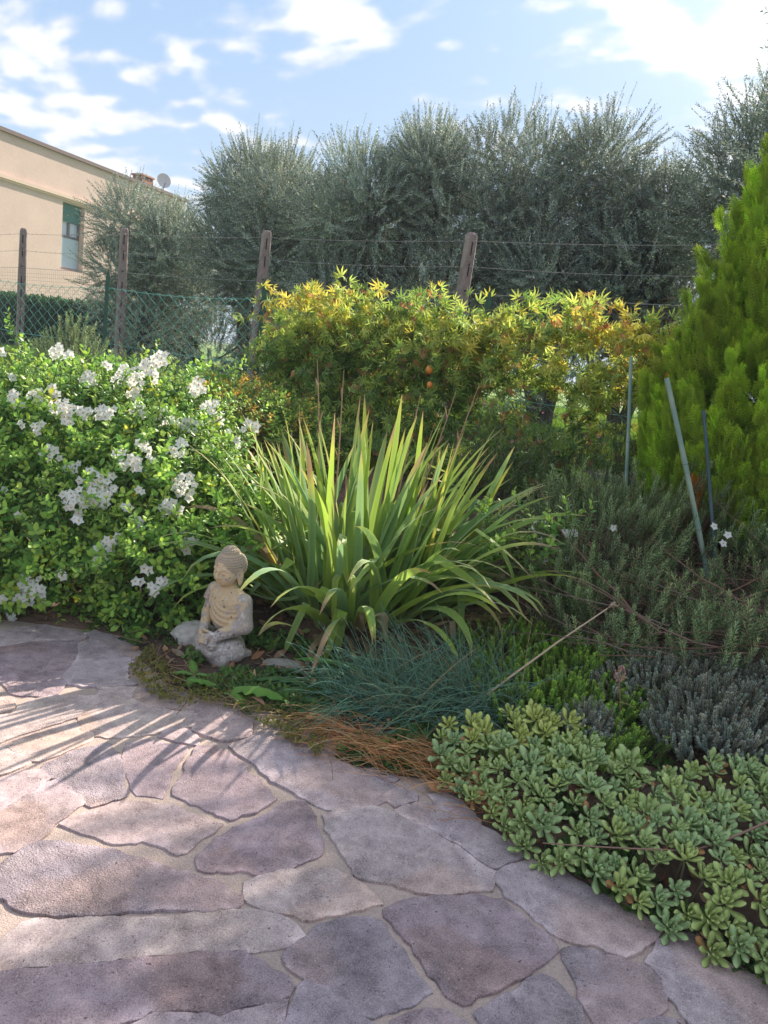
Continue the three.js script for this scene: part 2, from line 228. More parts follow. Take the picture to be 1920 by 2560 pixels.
// ---------- paving ----------
const STONES = [[[-1.665,-3.084],[-1.573,-3.151],[-1.469,-3.26],[-1.308,-3.319],[-1.269,-3.265],[-1.24,-3.155],[-1.225,-3.049],[-1.204,-2.951],[-1.172,-2.891],[-1.176,-2.777],[-1.288,-2.74],[-1.328,-2.752],[-1.37,-2.805],[-1.411,-2.84],[-1.533,-2.843]],[[-1.282,-3.29],[-1.247,-3.348],[-1.152,-3.311],[-1.047,-3.217],[-1.005,-3.165],[-1.005,-3.095],[-0.971,-2.999],[-0.917,-2.955],[-1.018,-2.904],[-1.103,-2.88],[-1.165,-2.887],[-1.189,-2.925],[-1.213,-3.01],[-1.224,-3.138]],[[-1.696,-3.222],[-1.631,-3.374],[-1.527,-3.466],[-1.361,-3.427],[-1.295,-3.378],[-1.311,-3.339],[-1.477,-3.278],[-1.583,-3.171],[-1.649,-3.117]],[[-1.313,-3.444],[-1.244,-3.509],[-1.121,-3.429],[-0.984,-3.237],[-1.019,-3.191],[-1.16,-3.333],[-1.254,-3.366]],[[-1.044,-2.885],[-0.958,-2.916],[-0.907,-2.925],[-0.899,-2.842],[-0.974,-2.828],[-1.025,-2.84]],[[-0.895,-2.918],[-0.794,-2.928],[-0.655,-2.918],[-0.655,-2.886],[-0.681,-2.78],[-0.789,-2.784],[-0.876,-2.814],[-0.894,-2.85]],[[-1.023,-2.807],[-1.018,-2.823],[-0.901,-2.819],[-0.868,-2.792],[-0.782,-2.763],[-0.674,-2.755],[-0.644,-2.876],[-0.63,-2.851],[-0.619,-2.729],[-0.612,-2.665],[-0.672,-2.618],[-0.722,-2.571],[-0.802,-2.535],[-0.869,-2.506],[-0.914,-2.515],[-0.968,-2.546],[-1.005,-2.595],[-1.012,-2.622],[-1.001,-2.72]],[[-1.158,-2.769],[-1.035,-2.804],[-1.015,-2.759],[-1.007,-2.679],[-1.026,-2.627],[-1.09,-2.549],[-1.153,-2.461],[-1.192,-2.403],[-1.241,-2.358],[-1.335,-2.533],[-1.245,-2.591],[-1.245,-2.659],[-1.224,-2.731]],[[-1.399,-2.679],[-1.342,-2.699],[-1.311,-2.709],[-1.281,-2.669],[-1.27,-2.625],[-1.291,-2.597],[-1.334,-2.556]],[[-1.161,-2.373],[-1.128,-2.438],[-1.015,-2.59],[-0.986,-2.551],[-0.921,-2.507],[-0.917,-2.479],[-0.977,-2.371],[-1.017,-2.307],[-1.051,-2.311],[-1.085,-2.334],[-1.123,-2.358]],[[-1.225,-2.327],[-1.175,-2.37],[-1.122,-2.342],[-1.08,-2.32],[-1.044,-2.295],[-1.075,-2.236],[-1.096,-2.214],[-1.144,-2.176]],[[-0.633,-2.879],[-0.605,-2.909],[-0.522,-2.858],[-0.464,-2.804],[-0.414,-2.766],[-0.399,-2.72],[-0.395,-2.657],[-0.418,-2.615],[-0.477,-2.588],[-0.539,-2.606],[-0.593,-2.634],[-0.607,-2.667],[-0.625,-2.778]],[[-0.702,-2.558],[-0.685,-2.612],[-0.655,-2.635],[-0.615,-2.622],[-0.569,-2.58],[-0.553,-2.539],[-0.607,-2.54],[-0.652,-2.549]],[[-0.64,-2.922],[-0.579,-2.935],[-0.492,-2.903],[-0.388,-2.895],[-0.429,-2.822],[-0.517,-2.869],[-0.609,-2.923]],[[-0.408,-2.818],[-0.356,-2.894],[-0.278,-2.869],[-0.198,-2.813],[-0.161,-2.726],[-0.118,-2.646],[-0.028,-2.581],[0.024,-2.541],[-0.009,-2.549],[-0.079,-2.59],[-0.16,-2.644],[-0.265,-2.715],[-0.344,-2.771]],[[-0.987,-2.271],[-0.945,-2.376],[-0.856,-2.468],[-0.802,-2.41],[-0.767,-2.359],[-0.731,-2.251],[-0.693,-2.192],[-0.689,-2.172],[-0.761,-2.103],[-0.792,-2.121],[-0.815,-2.152],[-0.858,-2.189],[-0.873,-2.203],[-0.929,-2.224]],[[-0.788,-2.487],[-0.727,-2.519],[-0.657,-2.502],[-0.601,-2.507],[-0.591,-2.493],[-0.591,-2.385],[-0.598,-2.339],[-0.588,-2.242],[-0.58,-2.19],[-0.651,-2.19],[-0.678,-2.222],[-0.71,-2.284],[-0.757,-2.377],[-0.783,-2.45]],[[-0.548,-2.52],[-0.501,-2.532],[-0.444,-2.496],[-0.385,-2.445],[-0.358,-2.39],[-0.303,-2.344],[-0.271,-2.294],[-0.24,-2.256],[-0.287,-2.177],[-0.353,-2.117],[-0.407,-2.14],[-0.48,-2.175],[-0.546,-2.21],[-0.551,-2.306],[-0.559,-2.393],[-0.553,-2.453]],[[-0.441,-2.55],[-0.388,-2.629],[-0.334,-2.712],[-0.283,-2.719],[-0.176,-2.628],[-0.075,-2.545],[0.028,-2.474],[0.093,-2.443],[0.156,-2.39],[0.139,-2.34],[0.097,-2.304],[0.046,-2.266],[-0.005,-2.247],[-0.063,-2.234],[-0.118,-2.265],[-0.175,-2.307],[-0.225,-2.338],[-0.307,-2.408],[-0.366,-2.477]],[[-1.095,-2.117],[-1.074,-2.172],[-1.034,-2.236],[-0.985,-2.255],[-0.943,-2.225],[-0.958,-2.154],[-0.983,-2.074],[-0.999,-2.024],[-1.026,-1.986]],[[-1.014,-1.964],[-0.989,-2.005],[-0.964,-2.092],[-0.937,-2.186],[-0.92,-2.204],[-0.868,-2.188],[-0.829,-2.147],[-0.797,-2.11],[-0.814,-2.065],[-0.834,-2.016],[-0.836,-1.959],[-0.848,-1.914],[-0.881,-1.866],[-0.909,-1.847],[-0.942,-1.828]],[[-0.812,-2.001],[-0.773,-2.047],[-0.731,-2.08],[-0.699,-2.124],[-0.661,-2.138],[-0.598,-2.139],[-0.536,-2.145],[-0.486,-2.118],[-0.424,-2.095],[-0.37,-2.082],[-0.395,-2.025],[-0.425,-1.986],[-0.44,-1.945],[-0.455,-1.933],[-0.493,-1.951],[-0.523,-1.966],[-0.564,-1.969],[-0.597,-1.952],[-0.636,-1.95],[-0.678,-1.958],[-0.709,-1.971],[-0.759,-1.981]],[[-0.397,-1.915],[-0.378,-1.969],[-0.363,-2.015],[-0.322,-2.069],[-0.259,-2.141],[-0.194,-2.23],[-0.147,-2.253],[-0.119,-2.197],[-0.088,-2.118],[-0.068,-2.053],[-0.066,-2.001],[-0.145,-1.934],[-0.215,-1.891],[-0.272,-1.893],[-0.334,-1.884],[-0.337,-1.874],[-0.382,-1.88]],[[-0.902,-1.753],[-0.873,-1.824],[-0.848,-1.889],[-0.802,-1.913],[-0.736,-1.91],[-0.634,-1.909],[-0.522,-1.88],[-0.439,-1.856],[-0.375,-1.849],[-0.307,-1.823],[-0.258,-1.788],[-0.25,-1.765],[-0.256,-1.751],[-0.332,-1.725],[-0.39,-1.724],[-0.441,-1.719],[-0.507,-1.691],[-0.591,-1.669],[-0.654,-1.658],[-0.736,-1.652],[-0.773,-1.658],[-0.805,-1.677],[-0.88,-1.71]],[[-0.249,-1.848],[-0.2,-1.88],[-0.141,-1.911],[-0.08,-1.932],[-0.022,-1.938],[0.019,-1.91],[0.059,-1.879],[0.097,-1.849],[0.108,-1.83],[0.063,-1.801],[0.01,-1.779],[-0.042,-1.753],[-0.082,-1.742],[-0.149,-1.752],[-0.205,-1.773],[-0.237,-1.785]],[[-0.788,-1.516],[-0.754,-1.543],[-0.741,-1.582],[-0.708,-1.617],[-0.634,-1.637],[-0.554,-1.647],[-0.475,-1.663],[-0.398,-1.692],[-0.319,-1.721],[-0.24,-1.736],[-0.177,-1.745],[-0.12,-1.716],[-0.077,-1.681],[-0.103,-1.643],[-0.182,-1.613],[-0.262,-1.601],[-0.31,-1.597],[-0.39,-1.569],[-0.439,-1.555],[-0.536,-1.529],[-0.629,-1.501],[-0.691,-1.481],[-0.761,-1.466]],[[-0.748,-1.442],[-0.667,-1.472],[-0.575,-1.497],[-0.481,-1.525],[-0.385,-1.554],[-0.285,-1.584],[-0.205,-1.593],[-0.147,-1.568],[-0.096,-1.542],[-0.083,-1.517],[-0.089,-1.492],[-0.13,-1.473],[-0.177,-1.453],[-0.223,-1.431],[-0.295,-1.422],[-0.366,-1.409],[-0.401,-1.384],[-0.433,-1.363],[-0.511,-1.346],[-0.682,-1.319]],[[-0.385,-1.335],[-0.39,-1.372],[-0.339,-1.401],[-0.22,-1.419],[-0.113,-1.464],[-0.088,-1.474],[-0.087,-1.419],[-0.083,-1.355],[-0.374,-1.305]],[[-0.675,-1.306],[-0.551,-1.329],[-0.41,-1.354],[-0.396,-1.302],[-0.646,-1.253]],[[-0.104,-1.601],[-0.077,-1.66],[-0.032,-1.717],[0.018,-1.742],[0.065,-1.758],[0.11,-1.761],[0.135,-1.71],[0.169,-1.661],[0.196,-1.601],[0.229,-1.551],[0.201,-1.521],[0.13,-1.484],[0.106,-1.467],[0.079,-1.473],[0.047,-1.499],[-0.009,-1.536],[-0.053,-1.55],[-0.098,-1.578]],[[-0.049,-1.533],[-0.007,-1.519],[0.037,-1.487],[0.07,-1.455],[0.101,-1.441],[0.089,-1.378],[-0.057,-1.358],[-0.075,-1.413],[-0.07,-1.474]],[[0.127,-1.802],[0.184,-1.845],[0.278,-1.875],[0.374,-1.891],[0.437,-1.893],[0.468,-1.849],[0.511,-1.804],[0.541,-1.768],[0.562,-1.728],[0.527,-1.694],[0.486,-1.654],[0.435,-1.61],[0.406,-1.595],[0.365,-1.566],[0.302,-1.524],[0.273,-1.546],[0.239,-1.601],[0.207,-1.67],[0.161,-1.742]],[[-0.071,-2.192],[-0.034,-2.229],[0.067,-2.276],[0.112,-2.267],[0.157,-2.25],[0.223,-2.212],[0.285,-2.152],[0.345,-2.094],[0.389,-2.048],[0.427,-2.015],[0.426,-1.976],[0.415,-1.935],[0.358,-1.923],[0.285,-1.891],[0.235,-1.891],[0.184,-1.901],[0.12,-1.919],[0.055,-1.927],[0.023,-1.973],[-0.009,-2.042],[-0.051,-2.125]],[[0.152,-2.264],[0.218,-2.328],[0.255,-2.322],[0.314,-2.282],[0.372,-2.255],[0.442,-2.219],[0.496,-2.183],[0.517,-2.141],[0.527,-2.1],[0.488,-2.073],[0.436,-2.039],[0.394,-2.085],[0.342,-2.137],[0.281,-2.184],[0.224,-2.216]],[[0.265,-2.381],[0.315,-2.408],[0.364,-2.351],[0.409,-2.285],[0.417,-2.25],[0.358,-2.272],[0.3,-2.31]],[[0.106,-2.334],[0.172,-2.403],[0.217,-2.372],[0.209,-2.341],[0.143,-2.289]],[[0.046,-2.504],[0.107,-2.504],[0.154,-2.464],[0.124,-2.442],[0.075,-2.469]],[[0.439,-1.988],[0.456,-2.02],[0.498,-2.048],[0.558,-2.081],[0.625,-2.071],[0.675,-2.019],[0.75,-1.972],[0.8,-1.915],[0.839,-1.876],[0.859,-1.851],[0.846,-1.829],[0.796,-1.78],[0.735,-1.742],[0.693,-1.753],[0.663,-1.776],[0.591,-1.768],[0.561,-1.8],[0.532,-1.838],[0.502,-1.882],[0.462,-1.917]],[[0.583,-1.726],[0.644,-1.746],[0.682,-1.733],[0.727,-1.724],[0.763,-1.707],[0.781,-1.695],[0.803,-1.67],[0.795,-1.621],[0.787,-1.586],[0.766,-1.565],[0.701,-1.536],[0.624,-1.507],[0.602,-1.516],[0.591,-1.559],[0.592,-1.632]],[[0.793,-1.722],[0.836,-1.782],[0.876,-1.829],[0.947,-1.845],[0.977,-1.813],[0.973,-1.772],[1.022,-1.747],[1.055,-1.714],[1.082,-1.696],[1.114,-1.644],[1.053,-1.509],[0.844,-1.481],[0.831,-1.554],[0.813,-1.623],[0.815,-1.673]],[[0.339,-1.494],[0.385,-1.544],[0.432,-1.578],[0.477,-1.619],[0.507,-1.638],[0.544,-1.609],[0.573,-1.566],[0.577,-1.536],[0.571,-1.444],[0.34,-1.412],[0.351,-1.477]],[[0.151,-1.452],[0.207,-1.493],[0.269,-1.502],[0.302,-1.477],[0.337,-1.412],[0.132,-1.384]],[[0.626,-1.491],[0.768,-1.548],[0.813,-1.548],[0.809,-1.476],[0.604,-1.448]]];
const patioMats = {};
{
  // mortar bed: sand grains
  const sand = texture(1024, (u, v) => { const g = pnoise(u * 420, v * 420, 420, 3) * 0.6 + pnoise(u * 230, v * 230, 230, 5) * 0.4, b = pfbm(u, v, 6, 5, 9); const s = 0.72 + 0.34 * (g - 0.5) + 0.34 * (b - 0.5), dk = pnoise(u * 500, v * 500, 500, 8) > 0.94 ? 0.75 : 1; return [s * dk, s * dk * (0.985 - 0.03 * b), s * dk * (0.96 - 0.07 * b)]; });
  const sandB = texture(1024, (u, v) => pnoise(u * 420, v * 420, 420, 3) * 0.35 + pfbm(u, v, 10, 6, 19) * 0.65);
  patioMats.mortar = std({ color: new THREE.Color().setRGB(0.58, 0.455, 0.405), map: sand, bumpMap: sandB, bumpScale: 0.005, roughness: 0.95 });
  const m = new MB(); const xs = [], zs = []; for (let x = -6; x <= 6; x += 0.06) xs.push(x); for (let z = -3.7; z <= 3.2; z += 0.06) zs.push(z);
  const id = new Map();
  const at = (i, j) => { const key = i * 1000 + j; if (!id.has(key)) { const x = xs[i], z = zs[j]; id.set(key, m.v(x, (fbm(x * 4, z * 4, 1, 3) - 0.5) * 0.008, z, null, x / 0.9, z / 0.9)); } return id.get(key); };
  for (let i = 0; i < xs.length - 1; i++) for (let j = 0; j < zs.length - 1; j++) if (edgeDist(xs[i] + 0.03, zs[j] + 0.03) < 0.06) m.q(at(i, j), at(i, j + 1), at(i + 1, j + 1), at(i + 1, j));
  const patio = structure('patio', m.geo(), patioMats.mortar);
  // split stone: purple-grey rock with pale crystals, dark pits and rust
  const rock = texture(1024, (u, v) => {
    const a = pfbm(u, v, 5, 6, 60), b = pfbm(u, v, 24, 4, 70), f = pnoise(u * 300, v * 300, 300, 12), f2 = pnoise(u * 190, v * 190, 190, 14), f3 = pnoise(u * 480, v * 480, 480, 15);
    let s = 0.6 + 0.42 * (a - 0.5) + 0.5 * (b - 0.5) + 0.42 * (f3 - 0.5);
    let c = [s, s * (0.965 + 0.05 * (b - 0.5)), s * (0.99 + 0.12 * (a - 0.5))];
    const rust = sstep(0.6, 0.78, pfbm(u, v, 4, 5, 91)); c = mixc(c, [s * 1.1, s * 0.9, s * 0.76], rust * 0.55);
    if (f > 0.84) c = mixc(c, [0.97, 0.95, 0.94], sstep(0.84, 0.95, f) * 0.85); if (f2 > 0.87) c = mixc(c, [0.16, 0.13, 0.14], sstep(0.87, 0.96, f2) * 0.85);
    const vein = Math.abs(pfbm(u, v, 3, 5, 120) - 0.5); if (vein < 0.008) c = mixc(c, [0.9, 0.86, 0.82], (1 - vein / 0.008) * 0.5);
    return c;
  });
  const rockB = texture(1024, (u, v) => pfbm(u, v, 7, 6, 60) * 0.6 + pfbm(u + pfbm(u, v, 4, 3, 33) * 0.2, v * 3 % 1, 12, 4, 62) * 0.25 + pnoise(u * 300, v * 300, 300, 12) * 0.15);
  const tones = [[0.55, 0.44, 0.445], [0.45, 0.35, 0.37], [0.6, 0.495, 0.48], [0.64, 0.52, 0.48], [0.56, 0.465, 0.475], [0.44, 0.365, 0.39], [0.58, 0.455, 0.44]];
  const mats = tones.map((t, k) => std({ color: new THREE.Color().setRGB(...t), map: rock, bumpMap: rockB, bumpScale: 0.005 + 0.0045 * (k % 3), roughness: 0.85, vertexColors: true }));
  const pick = [1,4,2,4,3,2,3,3,2,3,3,6,0,4,2,5,1,1,4,0,0,6,1,5,3,3,1,0,5,5,5,1,2,4,4,4,4,4,5,4,5,1,5];
  const R = rng(77);
  STONES.forEach((poly, si) => {
    // rough the outline
    let P = []; const n0 = poly.length;
    for (let k = 0; k < n0; k++) {
      const a = poly[k], b = poly[(k + 1) % n0], L = Math.hypot(b[0] - a[0], b[1] - a[1]), ns = Math.max(1, Math.round(L / 0.022));
      for (let s = 0; s < ns; s++) {
        const t = s / ns, x = mix(a[0], b[0], t), z = mix(a[1], b[1], t), nx = (b[1] - a[1]) / L, nz = -(b[0] - a[0]) / L;
        const j = (fbm(x * 55, z * 55, si, 3) - 0.5) * 0.024 + (fbm(x * 14, z * 14, si + 5, 2) - 0.5) * 0.014; P.push([x + nx * j, z + nz * j]);
      }
    }
    const n = P.length; let area = 0; for (let k = 0; k < n; k++) { const a = P[k], b = P[(k + 1) % n]; area += a[0] * b[1] - b[0] * a[1]; } if (area < 0) P.reverse();
    const inset = (d) => P.map((p, k) => { const a = P[(k + n - 2) % n], b = P[(k + 2) % n], L = Math.hypot(b[0] - a[0], b[1] - a[1]) || 1; return [p[0] - (b[1] - a[1]) / L * d, p[1] + (b[0] - a[0]) / L * d]; });
    const top = 0.005 + R() * 0.003, tx = (R() - 0.5) * 0.005, tz = (R() - 0.5) * 0.004, cx = P.reduce((s, p) => s + p[0], 0) / n, cz = P.reduce((s, p) => s + p[1], 0) / n;
    const m2 = new MB(), ou = R() * 7, ov = R() * 7, ro = R() * 6.28, cr = Math.cos(ro), sr = Math.sin(ro);
    const yAt = (x, z) => top + (x - cx) * tx + (z - cz) * tz + (fbm(x * 7, z * 7, si, 3) - 0.5) * 0.005;
    const put = (p, y, c) => m2.v(p[0], y, p[1], c, (p[0] * cr - p[1] * sr) / 0.85 + ou, (p[0] * sr + p[1] * cr) / 0.85 + ov);
    const film = (p, k) => { const q = sstep(0.42, 0.62, fbm(p[0] * 26, p[1] * 26, 3, 3)); const w = 1 + 0.38 * k * q; return [w, w * 0.985, w * 0.955]; };
    const rings = [[0.0, -0.02, 0], [0.0005, 0.75, 0.8], [0.003, 1, 1], [0.03, 1, 0.2]].map(([d, yk, fk]) => inset(d - 0.0105).map((p) => put(p, yk < 0 ? yk : yAt(p[0], p[1]) * yk, fk ? film(p, fk) : [1, 1, 1])));
    for (let k = 0; k < rings.length - 1; k++) for (let s = 0; s < n; s++) { const e = (s + 1) % n; m2.q(rings[k][s], rings[k + 1][s], rings[k + 1][e], rings[k][e]); }
    const inner = inset(0.0195), tri = THREE.ShapeUtils.triangulateShape(inner.map((p) => new THREE.Vector2(p[0], p[1])), []);
    for (const [a, b, c] of tri) m2.t(rings[3][a], rings[3][c], rings[3][b]);
    part(si ? `paving_stone_${String(si).padStart(3, '0')}` : 'paving_stone', m2.geo(), mats[pick[si] % mats.length], patio);
  });
}

// ---------- house behind the trees ----------
{
  const az = 20 * DEG, bx = -12.75, bz = -29.33; // wall runs along az from the window's near side
  const house = thing('house', 'cream rendered house with flat roof edge beyond the fence', 'house', [bx, 0.5, bz], Math.PI / 2 - az); // +x along the wall, +z out of it
  const stucco = texture(512, (u, v) => { const s = 0.86 + 0.16 * (pfbm(u, v, 4, 5, 3) - 0.5) + 0.1 * (pfbm(u, v, 64, 2, 8) - 0.5); return [s, s * 0.995, s * 0.98]; });
  const stuccoB = texture(512, (u, v) => pfbm(u, v, 48, 3, 21)); for (const t of [stucco, stuccoB]) t.repeat.set(0.4, 0.4);
  const wallM = std({ color: new THREE.Color().setRGB(0.7, 0.52, 0.45), map: stucco, bumpMap: stuccoB, bumpScale: 0.002, roughness: 0.95 });
  const trimM = std({ color: new THREE.Color().setRGB(0.76, 0.57, 0.46), map: stucco, roughness: 0.9 });
  const box = (x0, x1, y0, y1, z0, z1) => { const g = new THREE.BoxGeometry(x1 - x0, y1 - y0, z1 - z0); g.translate((x0 + x1) / 2, (y0 + y1) / 2, (z0 + z1) / 2); const p = g.attributes.position, n = g.attributes.normal, u = g.attributes.uv; for (let k = 0; k < p.count; k++) u.setXY(k, Math.abs(n.getX(k)) > 0.5 ? p.getZ(k) : p.getX(k), Math.abs(n.getY(k)) > 0.5 ? p.getZ(k) : p.getY(k)); return g; };
  const Y = (y) => y - 0.5; // heights below are over the patio
  // wall with the window opening left out
  const wl = [box(-9, 0, 0, Y(7.2), -7, 0), box(1.1, 7.2, 0, Y(7.2), -7, 0), box(0, 1.1, Y(5.65), Y(7.2), -7, 0), box(0, 1.1, 0, Y(3.3), -7, 0), box(0, 1.1, Y(3.3), Y(5.65), -7, -0.28)];
  part('wall', mergeGeometries(wl), wallM, house);
  part('roof_edge', box(-9.1, 7.3, Y(7.2), Y(7.32), -7.1, 0.1), std({ color: new THREE.Color().setRGB(0.14, 0.09, 0.075), roughness: 0.7 }), house);
  const cor = part('cornice', box(-9.05, 7.25, Y(5.78), Y(5.9), 0, 0.09), trimM, house);
  part('moulding', box(-9.03, 7.23, Y(5.71), Y(5.78), 0, 0.05), trimM, cor);
  const win = part('window', mergeGeometries([box(0.02, 1.08, Y(4.45), Y(4.54), -0.26, -0.2), box(0.02, 0.1, Y(4.54), Y(5.05), -0.26, -0.2), box(0.98, 1.08, Y(4.54), Y(5.05), -0.26, -0.2), box(0.47, 0.58, Y(4.54), Y(5.05), -0.25, -0.19)]), std({ color: new THREE.Color().setRGB(0.1, 0.09, 0.1), roughness: 0.5 }), house);
  const glassM = new THREE.MeshPhysicalMaterial({ color: new THREE.Color().setRGB(0.32, 0.38, 0.46), roughness: 0.05, metalness: 0.0, clearcoat: 1, clearcoatRoughness: 0.03 });
  for (const [a, b] of [[0.1, 0.47], [0.58, 0.98]]) part('pane', box(a, b, Y(4.54), Y(5.05), -0.245, -0.225), glassM, win);
  const shut = part('roller_shutter', box(0.03, 1.07, Y(5.0), Y(5.05), -0.2, -0.16), std({ color: new THREE.Color().setRGB(0.03, 0.1, 0.085), roughness: 0.55 }), house);
  const slatM = std({ color: new THREE.Color().setRGB(0.04, 0.16, 0.14), roughness: 0.5 });
  for (let k = 0; k < 12; k++) { const s = part('slat', new THREE.CylinderGeometry(0.03, 0.03, 1.04, 8).rotateZ(Math.PI / 2).scale(1, 0.9, 0.5), slatM, shut); s.position.set(0.55, Y(5.075 + k * 0.05), -0.185); }
  part('window_panel', box(0.03, 1.07, Y(3.4), Y(4.45), -0.26, -0.21), std({ color: new THREE.Color().setRGB(0.36, 0.44, 0.52), roughness: 0.35 }), house);
  part('chimney', box(4.75, 5.45, Y(7.3), Y(7.62), -0.9, -0.4), std({ color: new THREE.Color().setRGB(0.3, 0.15, 0.1), roughness: 0.9 }), house);
  const cap = part('chimney_cap', box(4.7, 5.5, Y(7.7), Y(7.76), -0.95, -0.35), std({ color: new THREE.Color().setRGB(0.42, 0.22, 0.14), roughness: 0.9 }), house);
  for (const [x, z] of [[4.8, -0.85], [5.4, -0.85], [4.8, -0.45], [5.4, -0.45]]) part('brick', box(x - 0.05, x + 0.05, Y(7.62), Y(7.7), z - 0.05, z + 0.05), cap.material, cap);
  const dg = new THREE.SphereGeometry(0.6, 24, 6, 0, 6.2832, 0, 0.5); dg.translate(0, -0.6, 0); dg.rotateX(-1.9); dg.scale(1, 1.12, 1);
  const dish = part('satellite_dish', dg, std({ color: new THREE.Color().setRGB(0.52, 0.48, 0.48), side: THREE.DoubleSide, roughness: 0.6 }), house); dish.position.set(6.0, Y(7.76), -0.3); dish.rotation.y = -0.7;
  const arm = new MB(); arm.tube([V(0, -0.4, 0), V(0, 0.05, -0.05)], 0.03, 6); arm.tube([V(0, -0.3, 0.02), V(0, -0.1, 0.35)], 0.015, 5); part('bracket', arm.geo(), std({ color: 0x555555, roughness: 0.6 }), dish);
}
// low wall and hedge beyond the fence, on the left
{
  const wall = new THREE.BoxGeometry(9, 0.85, 0.3); const m = solo('garden_wall', wall, std({ color: new THREE.Color().setRGB(0.4, 0.34, 0.29), roughness: 0.95, bumpMap: texture(256, (u, v) => pfbm(u, v, 20, 4, 5)), bumpScale: 0.02 }), 'low grey wall below the hedge beyond the fence', 'wall', null, [-13, 0.42, -22.4]); m.rotation.y = -0.14;
}
const scatterLeaf = (L, W, c) => { const m = new MB(), pts = [V(0, 0, 0), V(0, L * 0.35, 0.0), V(0, L * 0.7, 0.004), V(0, L, -0.004)]; m.ribbon(pts, [W * 0.1, W * 0.5, W * 0.4, 0.0005], pts.map(() => V(1, 0, 0)), c, 0.25); return m; };
{
  const R = rng(91), h = thing('hedge', 'dense dark green clipped hedge beyond the fence before the house', 'hedge', [-9, 0.6, -19.2], -0.05);
  const leaf = new MB(); for (let k = 0; k < 10; k++) { const d = onSphere(R), p = V((R() - 0.5) * 0.1, (R() - 0.5) * 0.1, (R() - 0.5) * 0.1), s = d.clone().cross(V(0.3, 0.9, 0.2)).normalize(); const pts = [p, p.clone().addScaledVector(d, 0.03), p.clone().addScaledVector(d, 0.06)]; leaf.ribbon(pts, [0.004, 0.016, 0.001], [s, s, s], jit([0.05, 0.11, 0.035], R, 0.3)); }
  const mats = [], cols = [];
  for (let k = 0; k < 14000; k++) {
    const x = (R() - 0.55) * 9.5, topY = 1.15 + 0.45 * sstep(-1, -4, x) + 0.25 * fbm(x * 1.5, 2, 3, 3), f = R(), e = R() < 0.45 ? 1 : 0.2 + R() * 0.8;
    const p = f < 0.62 ? V(x, R() * topY, (0.55 + (R() - 0.5) * 0.2) * e) : V(x, topY * (0.93 + R() * 0.12), (R() - 0.5) * 1.1);
    mats.push(place(p, onSphere(R), R() * 6, 0.8 + R() * 0.7)); const b = 0.7 + R() * 0.7 ; cols.push([b, b * (0.9 + R() * 0.2), b]);
  }
  scatter('foliage', leaf.geo(), leafMat({ clearcoat: 0.15 }), mats, cols, h);
const twigs = new MB(); for (let k = 0; k < 260; k++) { const x = (R() - 0.55) * 9.2, pts = path(V(x, 0, (R() - 0.5) * 0.5), V((R() - 0.5) * 0.8, 1, (R() - 0.5) * 0.8), 1.2, 5, 0, R, 0.3); twigs.tube(pts, [0.02, 0.016, 0.012, 0.009, 0.006, 0.003], 4, null); } part('branches', twigs.geo(), std({ color: new THREE.Color().setRGB(0.12, 0.09, 0.065), roughness: 1 }), h, 'stuff');
}

